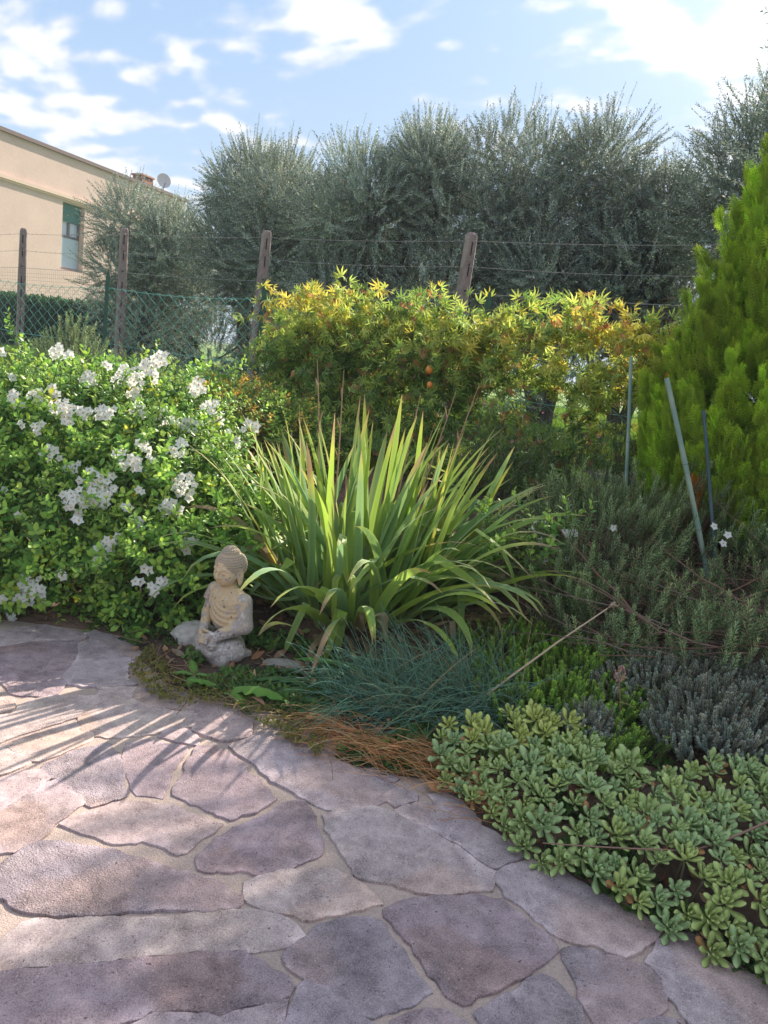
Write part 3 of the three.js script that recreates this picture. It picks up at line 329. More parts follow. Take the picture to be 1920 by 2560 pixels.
// ---------- wire fences ----------
const wireM = std({ color: new THREE.Color().setRGB(0.3, 0.28, 0.28), roughness: 0.5, metalness: 0.4 });
{
  const concrete = texture(512, (u, v) => { const s = 0.62 + 0.5 * (pfbm(u, v, 8, 5, 31) - 0.5) + 0.25 * (pnoise(u * 120, v * 120, 120, 4) - 0.5), l = sstep(0.62, 0.72, pfbm(u, v, 9, 4, 77)); return mixc([s, s * 0.9, s * 0.86], [0.85, 0.83, 0.78], l * 0.6); });
  const concB = texture(256, (u, v) => pfbm(u, v, 20, 4, 55));
  const postM = std({ color: new THREE.Color().setRGB(0.4, 0.33, 0.31), map: concrete, bumpMap: concB, bumpScale: 0.012, roughness: 0.95 });
  const holeM = std({ color: new THREE.Color().setRGB(0.03, 0.02, 0.02), roughness: 1 });
  const POSTS = [[-7.95, -13.7, 0.01], [-5.9, -12.2, 0.008], [-3.84, -10.75, -0.002], [-1.77, -9.46, 0.02], [0.47, -7.99, 0.03], [2.72, -6.5, 0.0]];
  const fence = thing('concrete_post_fence', 'old fence of slotted concrete posts strung with barbed wire and square mesh', 'fence', [POSTS[3][0], 0.66, POSTS[3][1]]);
  const [ox, oz] = [POSTS[3][0], POSTS[3][1]], topY = 2.03;
  const tops = [];
  POSTS.forEach(([x, z, lean], k) => {
    const g = new THREE.Group(); g.name = k ? `post_${String(k).padStart(3, '0')}` : 'post';
    // tapered square post with chamfered corners and domed head
    const m = new MB(), prof = [[-0.3, 0.062], [1.2, 0.056], [2.0, 0.049], [2.035, 0.044], [2.055, 0.03]], ring = (w, y) => { const c = w * 0.72; return [[w, c], [c, w], [-c, w], [-w, c], [-w, -c], [-c, -w], [c, -w], [w, -c]].map(([a, b]) => [a, y, b]); };
    let pr = null; prof.forEach(([y, w]) => { const r = ring(w, y).map((p, s) => m.v(p[0], p[1], p[2], null, s * 0.06, y * 0.7 + k)); if (pr) for (let s = 0; s < 8; s++) m.q(pr[s], r[s], r[(s + 1) % 8], pr[(s + 1) % 8]); pr = r; });
    for (let s = 1; s < 7; s++) m.t(pr[0], pr[s + 1], pr[s]);
    const body = part(`shaft`, m.geo(true), postM, g);
    // slots down the front face
    for (let s = 0; s < 9; s++) { const y = 1.9 - s * 0.2, w = mix(0.062, 0.049, (y + 0.3) / 2.3); const b = part('slot', s % 3 === 2 ? new THREE.CylinderGeometry(0.011, 0.011, 0.004, 10).rotateX(Math.PI / 2) : new THREE.BoxGeometry(0.014, 0.12, 0.004), holeM, g); b.position.set(-0.008, y, w + 0.0005); b.rotation.x = -0.004; }
    g.position.set(x - ox, 0, z - oz); g.rotation.z = -lean; g.rotation.y = 0.5; g.rotation.order = 'ZYX'; fence.add(g); tops.push(V(x - ox + Math.sin(lean) * 2, 0, z - oz));
  });
  const at = (y) => tops.map((p) => V(p.x, y, p.z));
  const sag = (pts, s, n) => { const out = []; for (let k = 0; k < pts.length - 1; k++) for (let t = 0; t < n; t++) { const f = t / n, p = pts[k].clone().lerp(pts[k + 1], f); p.y -= 4 * f * (1 - f) * s; out.push(p); } out.push(pts[pts.length - 1]); return out; };
  const R = rng(5);
  for (const [y, s, barbed] of [[topY - 0.06, 0.02, 1], [topY - 0.3, 0.03, 1], [topY - 0.55, 0.012, 0]]) {
    const m = new MB(), line = sag(at(y).map((p) => V(p.x, p.y, p.z + 0.055)), s, 10); m.tube(line, barbed ? 0.0022 : 0.003, 4);
    if (barbed) for (let k = 0; k < line.length - 1; k++) { const L = line[k].distanceTo(line[k + 1]); for (let d = 0.05; d < L; d += 0.11) { const p = line[k].clone().lerp(line[k + 1], d / L), q = V(R() - 0.5, R() - 0.5, R() - 0.5).normalize().multiplyScalar(0.016), q2 = V(R() - 0.5, R() - 0.5, R() - 0.5).normalize().multiplyScalar(0.014); m.tube([p.clone().sub(q), p.clone().add(q)], 0.0016, 3); m.tube([p.clone().sub(q2), p.clone().add(q2)], 0.0016, 3); } }
    part(barbed ? 'barbed_wire' : 'top_wire', m.geo(), wireM, fence);
  }
  const m = new MB();
  for (let k = 0; k < tops.length - 1; k++) {
    const a = tops[k], b = tops[k + 1], L = a.distanceTo(b);
    for (let d = 0; d < L; d += 0.05) { const p = a.clone().lerp(b, d / L); m.tube([V(p.x, 0.0, p.z + 0.06), V(p.x, topY - 0.56, p.z + 0.06)], 0.0011, 3, null, false); }
    for (let y = 0.05; y < topY - 0.6; y += 0.05) m.tube([V(a.x, y, a.z + 0.06), V(b.x, y, b.z + 0.06)], 0.0011, 3, null, false);
  }
  part('square_mesh', m.geo(), std({ color: new THREE.Color().setRGB(0.12, 0.09, 0.085), roughness: 0.7, metalness: 0.3 }), fence, 'stuff');
}
const GP = [[-5.07, -9.76], [-3.2, -8.52], [-1.32, -7.26], [0.56, -6.0], [2.44, -4.74], [4.3, -3.5]]; // green posts
{
  const greenM = std({ color: new THREE.Color().setRGB(0.018, 0.075, 0.045), roughness: 0.45 });
  const mesh = std({ color: new THREE.Color().setRGB(0.14, 0.42, 0.36), roughness: 0.4 });
  const ox = GP[3][0], oz = GP[3][1], fence = thing('chain_link_fence', 'green chain link fence with narrow green steel posts', 'fence', [ox, 0.62, oz]);
  const top = 1.2;
  GP.forEach(([x, z], k) => {
    // T section with a pointed head
    const sh = new THREE.Shape(); sh.moveTo(-0.022, 0); sh.lineTo(0.022, 0); sh.lineTo(0.022, 0.005); sh.lineTo(0.004, 0.005); sh.lineTo(0.004, 0.03); sh.lineTo(-0.004, 0.03); sh.lineTo(-0.004, 0.005); sh.lineTo(-0.022, 0.005); sh.closePath();
    const g = new THREE.ExtrudeGeometry(sh, { depth: 1.45, bevelEnabled: false }); g.rotateX(-Math.PI / 2); g.translate(0, -0.15, 0);
    const t = new THREE.ExtrudeGeometry(new THREE.Shape([[-0.022, 0], [0.022, 0], [0.012, 0.05], [0, 0.085], [-0.012, 0.05]].map((p) => new THREE.Vector2(...p))), { depth: 0.005, bevelEnabled: false }); t.translate(0, 1.3, -0.005);
    const p = part(k ? `post_${String(k).padStart(3, '0')}` : 'post', mergeGeometries([g, t]), greenM, fence); p.position.set(x - ox, 0, z - oz + 0.03); p.rotation.y = 0.2; p.rotation.z = [-0.02, -0.01, -0.015, -0.02, 0, 0][k];
  });
  const m = new MB(), cell = 0.09, hgt = 0.06, L = Math.hypot(GP[5][0] - GP[0][0], GP[5][1] - GP[0][1]), ux = (GP[5][0] - GP[0][0]) / L, uz = (GP[5][1] - GP[0][1]) / L;
  const P = (s, y) => V(GP[0][0] - ox + ux * s, y - 0.035 * Math.sin((s % 2.26) / 2.26 * Math.PI) * (y / top), GP[0][1] - oz + uz * s);
  const R = rng(8), off = (s, y) => 0.006 * Math.sin(s * 3 + y * 5);
  const nd = Math.floor(L / cell), nr = Math.floor(top / hgt);
  for (let k = 0; k < nd; k++) { // each wire zigzags up between its neighbours
    const pts = []; for (let r = 0; r <= nr; r++) { const s = (k + 0.5 + ((r + k) % 2 ? 0.47 : -0.47)) * cell + off(k, r) * 0.6, p = P(s, r * hgt + 0.01); p.z += ((r + k) % 2 ? 0.003 : -0.003); pts.push(p); }
    m.tube(pts, 0.0033, 4, null, false);
  }
  part('chain_link', m.geo(), mesh, fence, 'stuff');
  const lines = new MB(); for (const y of [0.15, 0.62, top - 0.005]) { const pts = []; for (let s = 0; s <= L; s += 0.15) pts.push(P(s, y)); lines.tube(pts, 0.0024, 4); } part('tension_wire', lines.geo(), mesh, fence);
}

// ---------- olive trees ----------
const barkM = std({ color: new THREE.Color().setRGB(0.11, 0.09, 0.075), roughness: 1, bumpMap: texture(256, (u, v) => pfbm(u, v * 0.25 % 1, 16, 4, 6)), bumpScale: 0.03 });
const oliveM = leafMat({ transmission: 0.3, clearcoat: 0.3, clearcoatRoughness: 0.5 });
const oliveSprigs = [0, 1, 2].map((v) => {
  const R = rng(300 + v), m = new MB(), L = 0.34; m.tube(path(V(0, 0, 0), V(0, 1, 0), L, 3, 0, R, 0.1), [0.003, 0.0025, 0.002, 0.001], 3, [0.16, 0.16, 0.12]);
  for (let y = 0.02; y < L; y += 0.021) for (const s of [0, Math.PI]) {
    const a = s + (y * 40 % 2 < 1 ? 0 : 1.57) + (R() - 0.5) * 0.8, e = 0.55 + R() * 0.5, len = (0.045 + R() * 0.025) * (1 - 0.35 * (y / L)), d = V(Math.cos(a) * Math.sin(e), Math.cos(e), Math.sin(a) * Math.sin(e)), s2 = d.clone().cross(_up).normalize();
    const silver = R() < 0.3, c = jit(silver ? [0.5, 0.54, 0.47] : [0.26, 0.32, 0.225], R, 0.25), p = V(0, y, 0), w = 0.0062 + R() * 0.002, mid = p.clone().addScaledVector(d, len * 0.45), tip = p.clone().addScaledVector(d, len); tip.y -= len * 0.12;
    m.ribbon([p, mid, tip], [0.0008, w, 0.0006], [s2, s2, s2], c);
  }
  return m.geo();
});
function oliveTree(o) {
  const R = rng(o.seed), t = thing('olive_tree', o.label, 'olive tree', [o.x, o.y ?? 0.6, o.z], 0, 'olive trees beyond the fence');
  const H = o.top - (o.y ?? 0.6), W = o.w, low = o.low ?? 0.9, lobes = [];
  for (let k = 0; k < o.lobes; k++) { // rounded masses that fill the crown, smaller towards the top
    const f = k / o.lobes, y = mix(low, H * 0.9, Math.pow(R(), 0.85)), rel = (y - low) / (H - low), rw = W * Math.sqrt(Math.max(0.1, 1 - Math.pow(rel * 1.05 - 0.3, 2) * 1.7)), a = k * 2.4 + R(), rr = rw * (0.35 + 0.55 * Math.sqrt(R()));
    lobes.push([V(Math.cos(a) * rr, y, Math.sin(a) * rr * 0.8), (0.4 + 0.34 * R()) * Math.min(1.1, W) * (1.15 - 0.4 * rel)]);
  }
  const trunk = new MB();
  for (let k = 0; k < 3; k++) { const base = V((R() - 0.5) * 0.12, -0.1, (R() - 0.5) * 0.12), d = V((R() - 0.5) * 0.5, 1, (R() - 0.5) * 0.4); const pts = path(base, d, 1.4 + R() * 0.5, 6, 0, R, 0.22); trunk.tube(pts, [0.13, 0.11, 0.09, 0.08, 0.07, 0.06, 0.05], 8, null);
    const end = pts[6]; lobes.filter((_, i) => i % 3 === k).slice(0, 7).forEach(([c]) => { const mid = end.clone().lerp(c, 0.5); mid.y -= 0.15; const q = new THREE.QuadraticBezierCurve3(end, mid, c).getPoints(5); trunk.tube(q, [0.05, 0.04, 0.032, 0.025, 0.018, 0.01], 5, null); }); }
  part('trunk', trunk.geo(), barkM, t);
  const mats = [[], [], []], cols = [[], [], []];
  const treeTint = 0.9 + R() * 0.25, lobeTint = lobes.map(() => 0.82 + R() * 0.36); let lt = 1;
  const add = (p, d, s, sy) => { const v = Math.floor(R() * 3); mats[v].push(place(p, d, R() * 6.28, s, sy)); const b = (0.72 + R() * 0.55) * treeTint * lt; cols[v].push([b * (0.95 + R() * 0.1), b, b * (0.9 + R() * 0.2)]); };
  for (let k = 0; k < o.n; k++) {
    const li = Math.floor(R() * lobes.length), [c, r] = lobes[li], d = onSphere(R); lt = lobeTint[li]; const q = 0.45 + 0.6 * Math.pow(R(), 0.6), p = c.clone().addScaledVector(d, r * q); if (p.y < low * 0.7 * R()) continue;
    const dir = d.clone().multiplyScalar(0.8).add(V((R() - 0.5) * 0.5, 0.3 + (R() - 0.5) * 0.8, (R() - 0.5) * 0.5)).normalize(); add(p, dir, 0.85 + R() * 0.5, 0.8 + R() * 0.6);
  }
  lt = 1.05;
  for (let k = 0; k < o.n * 0.025; k++) { // whips that stand out of the top
    const [c, r] = lobes[Math.floor(R() * lobes.length)]; if (c.y < H * 0.5) { k += 0.6; continue; }
    const d = V((R() - 0.5) * 1.3, 1, (R() - 0.5) * 1.3).normalize(), p = c.clone().addScaledVector(d, r * (0.85 + R() * 0.2)), up = V((R() - 0.5) * 0.5 + 0.08, 1, (R() - 0.5) * 0.4).normalize(); add(p, up, 0.75 + R() * 0.3, 0.7 + R() * 0.35); if (R() < 0.35) add(p.clone().addScaledVector(up, 0.3), up.clone().add(V((R() - 0.5) * 0.3, 0, (R() - 0.5) * 0.3)).normalize(), 0.6, 0.9);
  }
  oliveSprigs.forEach((g, v) => scatter('crown', g, oliveM, mats[v], cols[v], t));
  return t;
}
[{"x":-5.35,"z":-16.6,"top":3.95,"w":1.15,"lobes":19,"n":4030,"seed":1,"low":0.35,"label":"low olive tree in front of the house window"},
  {"x":-3.0,"z":-15.4,"top":4.95,"w":1.0,"lobes":19,"n":4340,"seed":2,"low":0.35,"label":"olive tree with a ragged peak beside the satellite dish"},
  {"x":-1.85,"z":-14.2,"top":4.65,"w":1.25,"lobes":18,"n":4030,"seed":3,"low":0.35,"label":"olive tree behind the third concrete post"},
  {"x":-0.45,"z":-12.9,"top":4.75,"w":1.2,"lobes":18,"n":4030,"seed":4,"low":0.4,"label":"olive tree just left of the tallest middle olive"},
  {"x":0.75,"z":-12.7,"top":5.2,"w":1.3,"lobes":19,"n":4495,"seed":5,"low":0.5,"label":"tallest olive tree in the middle of the row"},
  {"x":2.2,"z":-12.0,"top":4.95,"w":0.95,"lobes":16,"n":3565,"seed":6,"low":1.3,"label":"slim olive tree right of the tallest middle olive"},
  {"x":3.25,"z":-11.7,"top":4.75,"w":0.8,"lobes":15,"n":2945,"seed":7,"low":1.5,"label":"narrow olive tree with a pointed top before the cypress"},
  {"x":4.4,"z":-7.6,"top":6.6,"w":1.1,"lobes":30,"n":2600,"seed":8,"low":1.0,"label":"olive tree at the upper right picture edge, nearest the cypress"},
  {"x":4.75,"z":-10.4,"top":5.6,"w":1.2,"lobes":19,"n":4030,"seed":9,"low":0.9,"label":"broad olive tree behind the cypress tip"},
  {"x":-3.0,"z":-20.5,"top":4.6,"w":1.8,"lobes":24,"n":1500,"seed":11,"low":0.6,"label":"olive tree of the back row behind the peaked olive"},
  {"x":0.2,"z":-19.0,"top":4.6,"w":1.8,"lobes":24,"n":1500,"seed":12,"low":0.6,"label":"olive tree of the back row behind the middle olives"},
  {"x":3.2,"z":-18.0,"top":4.6,"w":1.8,"lobes":24,"n":1500,"seed":13,"low":1.4,"label":"olive tree of the back row over the lawn"}].forEach((o) => oliveTree(o));

// ---------- golden cypress ----------
{
  const R = rng(41), bx = 2.2, bz = -4.4, by = groundY(bx, bz), t = thing('golden_cypress', 'bright yellow green conical cypress at the fence', 'cypress', [bx, by, bz]);
  const spray = [0, 1].map((v) => { // upright fan of fine scaly twigs
    const r = rng(60 + v), m = new MB(), L = 0.15, yel = [0.55, 0.7, 0.055], dk = [0.32, 0.49, 0.06];
    const twig = (p, d, len, lev) => {
      const side = d.clone().cross(V(0, 0, 1)).normalize(), n = 3, pts = path(p, d, len, n, -0.04, r, 0.12), tp = (k) => mixc(dk, yel, clamp((pts[0].y / L) * 0.6 + k * 0.5));
      m.ribbon(pts, [0.0022, 0.0021, 0.0017, 0.0006], pts.map(() => side), tp); const s2 = V(0, 0, 1); m.ribbon(pts, [0.0018, 0.0018, 0.0014, 0.0005], pts.map(() => s2), tp);
      if (lev < 2) { const cnt = lev ? 4 : 11; for (let k = 1; k <= cnt; k++) { const f = k / (cnt + 1), q = pts[0].clone().lerp(pts[n], f), sg = k % 2 ? 1 : -1, dd = d.clone().applyAxisAngle(V(0, 0, 1), sg * (0.62 + r() * 0.2)); dd.z += (r() - 0.5) * 0.5; dd.normalize(); twig(q, dd, len * (lev ? 0.5 : 0.5 * (1.15 - f * 0.75)), lev + 1); } }
    };
    twig(V(0, 0, 0), V(0, 1, 0), L, 0); return m.geo();
  });
  const H = 2.28, rad = (y) => { const f = y / H; return 0.78 * Math.pow(clamp(1 - f), 0.72) * (0.8 + 0.25 * sstep(0, 0.18, f)); };
  const mats = [[], []], cols = [[], []], brown = [];
  // flame shaped clumps of sprays with gaps between
  for (let q = 0; q < 1050; q++) {
    const y = -0.05 + H * 0.97 * (1 - Math.pow(R(), 0.62)), a = R() * 6.2832, back = Math.sin(a) < -0.5; if (back && R() < 0.45) continue;
    const r = rad(Math.max(0, y)) * (q % 3 ? 0.82 + 0.18 * R() : 0.35 + 0.45 * R()), out = V(Math.cos(a), 0, Math.sin(a)), c = V(out.x * r, y, out.z * r), tint = 0.7 + R() * 0.6, dead = R() < 0.02 && y < 0.6;
    const L = (0.2 + R() * 0.18) * (y > H * 0.8 ? 0.7 : 1), axis = V((R() - 0.5) * 0.3, 1, (R() - 0.5) * 0.3).addScaledVector(out, 0.3 + R() * 0.25).normalize(), n = 25 + Math.floor(R() * 10);
    for (let k = 0; k < n; k++) {
      const f = Math.pow(R(), 0.8), b = R() * 6.2832, w = 0.055 * Math.pow(1 - f, 0.8) + 0.006, off = V(Math.cos(b), 0, Math.sin(b)), p = c.clone().addScaledVector(axis, f * L).addScaledVector(off, w * Math.sqrt(R())), d = axis.clone().addScaledVector(off, 0.38 * (1 - f * 0.6)).normalize();
      const v = R() < 0.5 ? 0 : 1; mats[v].push(place(p, d, R() * 6.28, (0.5 + R() * 0.32) * (1.1 - 0.3 * f))); const g = tint * (0.65 + 0.7 * R()); cols[v].push(dead ? [1.7, 0.55, 0.7] : [g * (0.92 + 0.16 * R()), g, g]);
    }
  }
  const cm = leafMat({ transmission: 0.55, clearcoat: 0.1 });
  spray.forEach((g, v) => scatter('foliage', g, cm, mats[v], cols[v], t));
  const core = new MB(); for (let k = 0; k < 60; k++) { const y = 0.1 + R() * 2.0, a = R() * 6.28, r = rad(y) * 0.9; core.tube([V(0, y - 0.15, 0), V(Math.cos(a) * r * 0.5, y, Math.sin(a) * r * 0.5), V(Math.cos(a) * r, y + 0.15, Math.sin(a) * r)], [0.012, 0.008, 0.003], 4, null); } core.tube([V(0, -0.1, 0), V(0, 1.2, 0), V(0, 2.35, 0)], [0.06, 0.04, 0.01], 8); part('trunk', core.geo(), barkM, t);
}

// ---------- iris clump ----------
{
  const R = rng(2024), cx = -0.13, cz = -3.72, cy = groundY(cx, cz), t = thing('iris_clump', 'large clump of long sword shaped iris leaves with browned tips', 'iris plant', [cx, cy, cz]);
  const mat = leafMat({ transmission: 0.5, clearcoat: 0.35, clearcoatRoughness: 0.38 });
  const fresh = [[0.28, 0.45, 0.085], [0.21, 0.38, 0.12], [0.34, 0.5, 0.07], [0.2, 0.36, 0.15]], yellow = [0.58, 0.56, 0.1], straw = [0.5, 0.36, 0.2], brown = [0.3, 0.17, 0.08], pale = [0.34, 0.42, 0.18];
  let n = 0;
  function leaf(base, az, tilt, len, wid, droop, style, kink) {
    const out = V(Math.cos(az), 0, Math.sin(az)), d = V(0, Math.cos(tilt), 0).addScaledVector(out, Math.sin(tilt)), ns = 12;
    const swing = (R() - 0.5) * 0.05, pts = [base.clone()], dir = d.clone().normalize(), ax = V(-out.z, 0, out.x);
    for (let k = 0; k < ns; k++) {
      const f = k / ns; let w = droop * (0.15 + 1.9 * f * f); if (kink && Math.abs(f - kink) < 0.06) w += 1.15 + R() * 0.6;
      dir.applyAxisAngle(ax, -w * (Math.acos(clamp(-dir.y, -1, 1)) > 0.25 ? 1 : 0.05)); dir.addScaledVector(ax, swing); dir.normalize(); pts.push(pts[k].clone().addScaledVector(dir, len / ns));
    }
    for (const p of pts) { const gy = groundY(p.x + cx, p.z + cz) - cy + 0.012; if (p.y < gy) p.y = gy + 0.004; }
    if (pts.some((p) => p.y < 0.62 && Math.hypot(p.x + cx + 0.635, p.z + cz + 3.24) < 0.19)) return null; // keep clear of the statue
    const roll0 = (R() - 0.5) * 1.6, tw = (R() - 0.5) * 0.9, side = [], wd = [];
    for (let k = 0; k <= ns; k++) { const f = k / ns, T = (k < ns ? pts[k + 1].clone().sub(pts[k]) : pts[k].clone().sub(pts[k - 1])).normalize(); const s = ax.clone().addScaledVector(T, -ax.dot(T)).normalize().applyAxisAngle(T, roll0 * (1 - f * 0.6) + tw * f); side.push(s); wd.push(wid * 0.5 * (f < 0.25 ? 0.72 + f * 1.1 : 1) * Math.pow(clamp(1 - Math.pow(f, 3.2)), 0.8) + 0.0008); }
    const base0 = jit(style === 'dead' ? straw : style === 'yellow' ? yellow : fresh[Math.floor(R() * 4)], R, 0.14), tipBrown = style === 'dead' ? 0.2 : R() < 0.45 ? 0.03 + R() * R() * 0.28 : 0.012, edgeY = R() < 0.5 ? 0.8 : 0.3;
    const m = new MB();
    m.ribbon(pts, wd, side, (f, e) => {
      let c = style === 'dead' ? mixc(base0, brown, fbm(f * 6, n, 1, 2)) : mixc(pale, base0, sstep(0.02, 0.22, f));
      if (style !== 'dead') { c = mixc(c, yellow, e * edgeY * 0.5 + sstep(1 - tipBrown - 0.14, 1 - tipBrown, f) * 0.7); c = mixc(c, mixc(straw, brown, fbm(f * 9, n * 3, 2, 2)), sstep(1 - tipBrown - 0.04, 1 - tipBrown + 0.03, f)); }
      return c;
    }, 0.16);
    n++; return m.geo();
  }
  const fans = [[-0.12, 0.0, 56, 1.02], [0.08, -0.1, 52, 1.06], [0.26, 0.0, 42, 1.0], [-0.26, -0.06, 26, 0.95], [0.05, 0.1, 24, 0.9], [0.4, -0.16, 10, 0.9]];
  let count = 0; const put = (g) => g && part(count++ ? `leaf_${String(count - 1).padStart(3, '0')}` : 'leaf', g, mat, t);
  for (const [fx, fz, cnt, L] of fans) for (let k = 0; k < cnt; k++) {
    const a = R() * 6.2832, rr = 0.09 * Math.sqrt(R()), base = V(fx + Math.cos(a) * rr * 1.5, 0, fz + Math.sin(a) * rr); base.y = groundY(base.x + cx, base.z + cz) - cy - 0.015;
    const q = k / cnt; // inner leaves stand, outer ones lean and fall over
    const az = Math.atan2(Math.sin(a) * rr + fz * 0.5 + (R() - 0.5) * 0.12, Math.cos(a) * rr + fx * 0.6 + (R() - 0.5) * 0.25), tilt = 0.04 + 0.85 * Math.pow(q, 1.35) + R() * 0.16;
    put(leaf(base, az, tilt, L * (0.84 + R() * 0.22) * (1 - 0.05 * q), 0.042 + R() * 0.013, 0.006 + 0.17 * q * q + R() * 0.09 * q, R() < 0.06 ? 'yellow' : 'green', q > 0.25 && R() < 0.2 ? 0.45 + R() * 0.35 : 0));
  }
  for (let k = 0; k < 62; k++) { // outer leaves that arch over and droop to the ground in front and on both sides
    const az = mix(-0.7, 3.9, R()), fx = 0.06 + Math.cos(az) * (0.2 + R() * 0.14), fz = 0.02 + Math.sin(az) * (0.1 + R() * 0.08), side = Math.abs(Math.cos(az));
    put(leaf(V(fx, groundY(fx + cx, fz + cz) - cy - 0.01, fz), az + (R() - 0.5) * 0.4, 0.35 + R() * 0.6, (0.55 + 0.25 * side) * (0.9 + R() * 0.3), 0.04 + R() * 0.014, 0.13 + R() * 0.12, R() < 0.08 ? 'dead' : R() < 0.1 ? 'yellow' : 'green', R() < 0.22 ? 0.4 + R() * 0.3 : 0));
  }
  // leaves seen lying or hanging forward: azimuth, tilt, length, droop, kink, style
  for (const [fx, fz, az, tilt, L, w, dr, kk, st] of [[-0.2, 0.16, 2.1, 0.75, 0.72, 0.036, 0.15, 0, 'green'], [-0.16, 0.2, 2.0, 1.05, 0.6, 0.034, 0.08, 0, 'yellow'], [-0.1, 0.2, 1.9, 0.6, 0.62, 0.036, 0.17, 0.4, 'green'], [0, 0.22, 1.6, 0.55, 0.6, 0.036, 0.2, 0.42, 'green'], [0.06, 0.22, 1.5, 0.5, 0.55, 0.03, 0.2, 0.45, 'dead'], [0.25, 0.18, 1.1, 0.7, 0.8, 0.038, 0.15, 0, 'green'], [0.34, 0.16, 0.9, 0.8, 0.8, 0.038, 0.14, 0, 'green'], [0.45, 0.08, 0.6, 0.75, 0.85, 0.038, 0.13, 0, 'green'], [0.45, 0, 0.3, 0.85, 0.85, 0.036, 0.1, 0, 'green'], [0.3, 0.2, 0.8, 0.9, 0.62, 0.03, 0.16, 0.5, 'dead'], [-0.3, -0.06, 3.25, 0.9, 0.8, 0.034, 0.09, 0, 'green'], [-0.34, -0.08, 3.5, 0.75, 0.85, 0.034, 0.1, 0, 'green'], [-0.02, 0.2, 1.75, 0.3, 0.72, 0.04, 0.05, 0.55, 'green']]) put(leaf(V(fx, groundY(fx + cx, fz + cz) - cy - 0.01, fz), az, tilt, L, w, dr, st, kk));
  for (let k = 0; k < 16; k++) { const a = R() * 6.28, fx = 0.05 + Math.cos(a) * (0.25 + R() * 0.35), fz = Math.abs(Math.sin(a)) * (0.15 + R() * 0.15); put(leaf(V(fx, groundY(fx + cx, fz + cz) - cy + 0.01, fz), Math.atan2(fz, fx) + (R() - 0.5), 1.25 + R() * 0.3, 0.35 + R() * 0.3, 0.022 + R() * 0.012, 0.1 + R() * 0.1, 'dead', R() < 0.4 ? 0.5 : 0)); }
  // old flower stalks
  for (const [x, z, dx, dz, L] of [[-0.14, -0.1, -0.1, 0.02, 1.2], [-0.1, -0.1, -0.04, 0.02, 1.16], [0.2, -0.1, 0.16, -0.05, 1.14], [0.24, -0.06, 0.24, -0.05, 1.2], [0.14, -0.14, 0.12, -0.1, 1.1]]) {
    const m = new MB(), pts = path(V(x, 0.02, z), V(dx, 1, dz), L, 8, 0, R, 0.05); m.tube(pts, [0.005, 0.0048, 0.0045, 0.0042, 0.004, 0.0036, 0.003, 0.0025, 0.0016], 5, [0.36, 0.24, 0.14]);
    for (let b = 5; b < 8; b++) { const d = V(R() - 0.5, 1.2, R() - 0.5); m.tube([pts[b], pts[b].clone().addScaledVector(d, 0.03), pts[b].clone().addScaledVector(d, 0.05)], [0.003, 0.004, 0.001], 4, [0.32, 0.2, 0.11]); } part('flower_stalk', m.geo(), std({ vertexColors: true, roughness: 1 }), t);
  }
}

// ---------- white potato vine ----------
const petalM = new THREE.MeshPhysicalMaterial({ vertexColors: true, side: THREE.DoubleSide, roughness: 0.95, transmission: 0.5, thickness: 0, specularIntensity: 0.3 });
const starFlower = (() => { const m = new MB(), w = [0.92, 0.91, 0.86]; for (let k = 0; k < 5; k++) { const a = k * 1.2566, d = V(Math.cos(a), 0.35, Math.sin(a)), s = V(-Math.sin(a), 0, Math.cos(a)), pts = [V(0, 0, 0), d.clone().multiplyScalar(0.009), d.clone().multiplyScalar(0.0175).add(V(0, -0.0045, 0))]; m.ribbon(pts, [0.004, 0.0075, 0.0006], [s, s, s], w, 0.15); } m.tube([V(0, 0.001, 0), V(0, 0.008, 0)], [0.0022, 0.0012], 5, [0.75, 0.5, 0.06]); m.tube([V(0, -0.014, 0), V(0, 0, 0)], 0.001, 3, [0.3, 0.36, 0.16]); return m.geo(); })();
function vineLeaf(m, p, d, up, len, wid, c, R) { const s = d.clone().cross(up).normalize(), q = p.clone().addScaledVector(d, len * 0.35), e = p.clone().addScaledVector(d, len * 0.72), f = p.clone().addScaledVector(d, len); e.addScaledVector(up, -len * 0.05); f.addScaledVector(up, -len * 0.22); m.ribbon([p, q, e, f], [wid * 0.12, wid * 0.5, wid * 0.4, 0.0006], [s, s, s, s], (t, ed) => [c[0] * (1 + 0.12 * (1 - ed)), c[1] * (1 + 0.08 * (1 - ed)), c[2]], 0.28); }
const vineShoots = [0, 1, 2].map((v) => { const R = rng(500 + v), m = new MB(), L = 0.15, pts = path(V(0, 0, 0), V(0, 1, 0), L, 5, 0.03, R, 0.25); m.tube(pts, [0.0022, 0.002, 0.0018, 0.0016, 0.0014, 0.001], 4, [0.12, 0.16, 0.05]); for (let k = 0; k < 11; k++) { const f = (k + 0.5) / 11, b = pts[Math.min(5, Math.floor(f * 5))].clone().lerp(pts[Math.min(5, Math.floor(f * 5) + 1)], (f * 5) % 1), a = k * 2.4, e = 0.9 - 0.5 * f, d = V(Math.cos(a) * Math.sin(e + 0.3), Math.cos(e + 0.3), Math.sin(a) * Math.sin(e + 0.3)).normalize(); vineLeaf(m, b, d, V(0, 1, 0.01), (0.046 + R() * 0.016) * (1 - 0.4 * f), 0.0155 + R() * 0.005, jit(f > 0.6 ? [0.33, 0.52, 0.08] : [0.14, 0.29, 0.05], R, 0.25), R); } return m.geo(); });
const vineM = leafMat({ transmission: 0.45, clearcoat: 0.5, clearcoatRoughness: 0.32 });
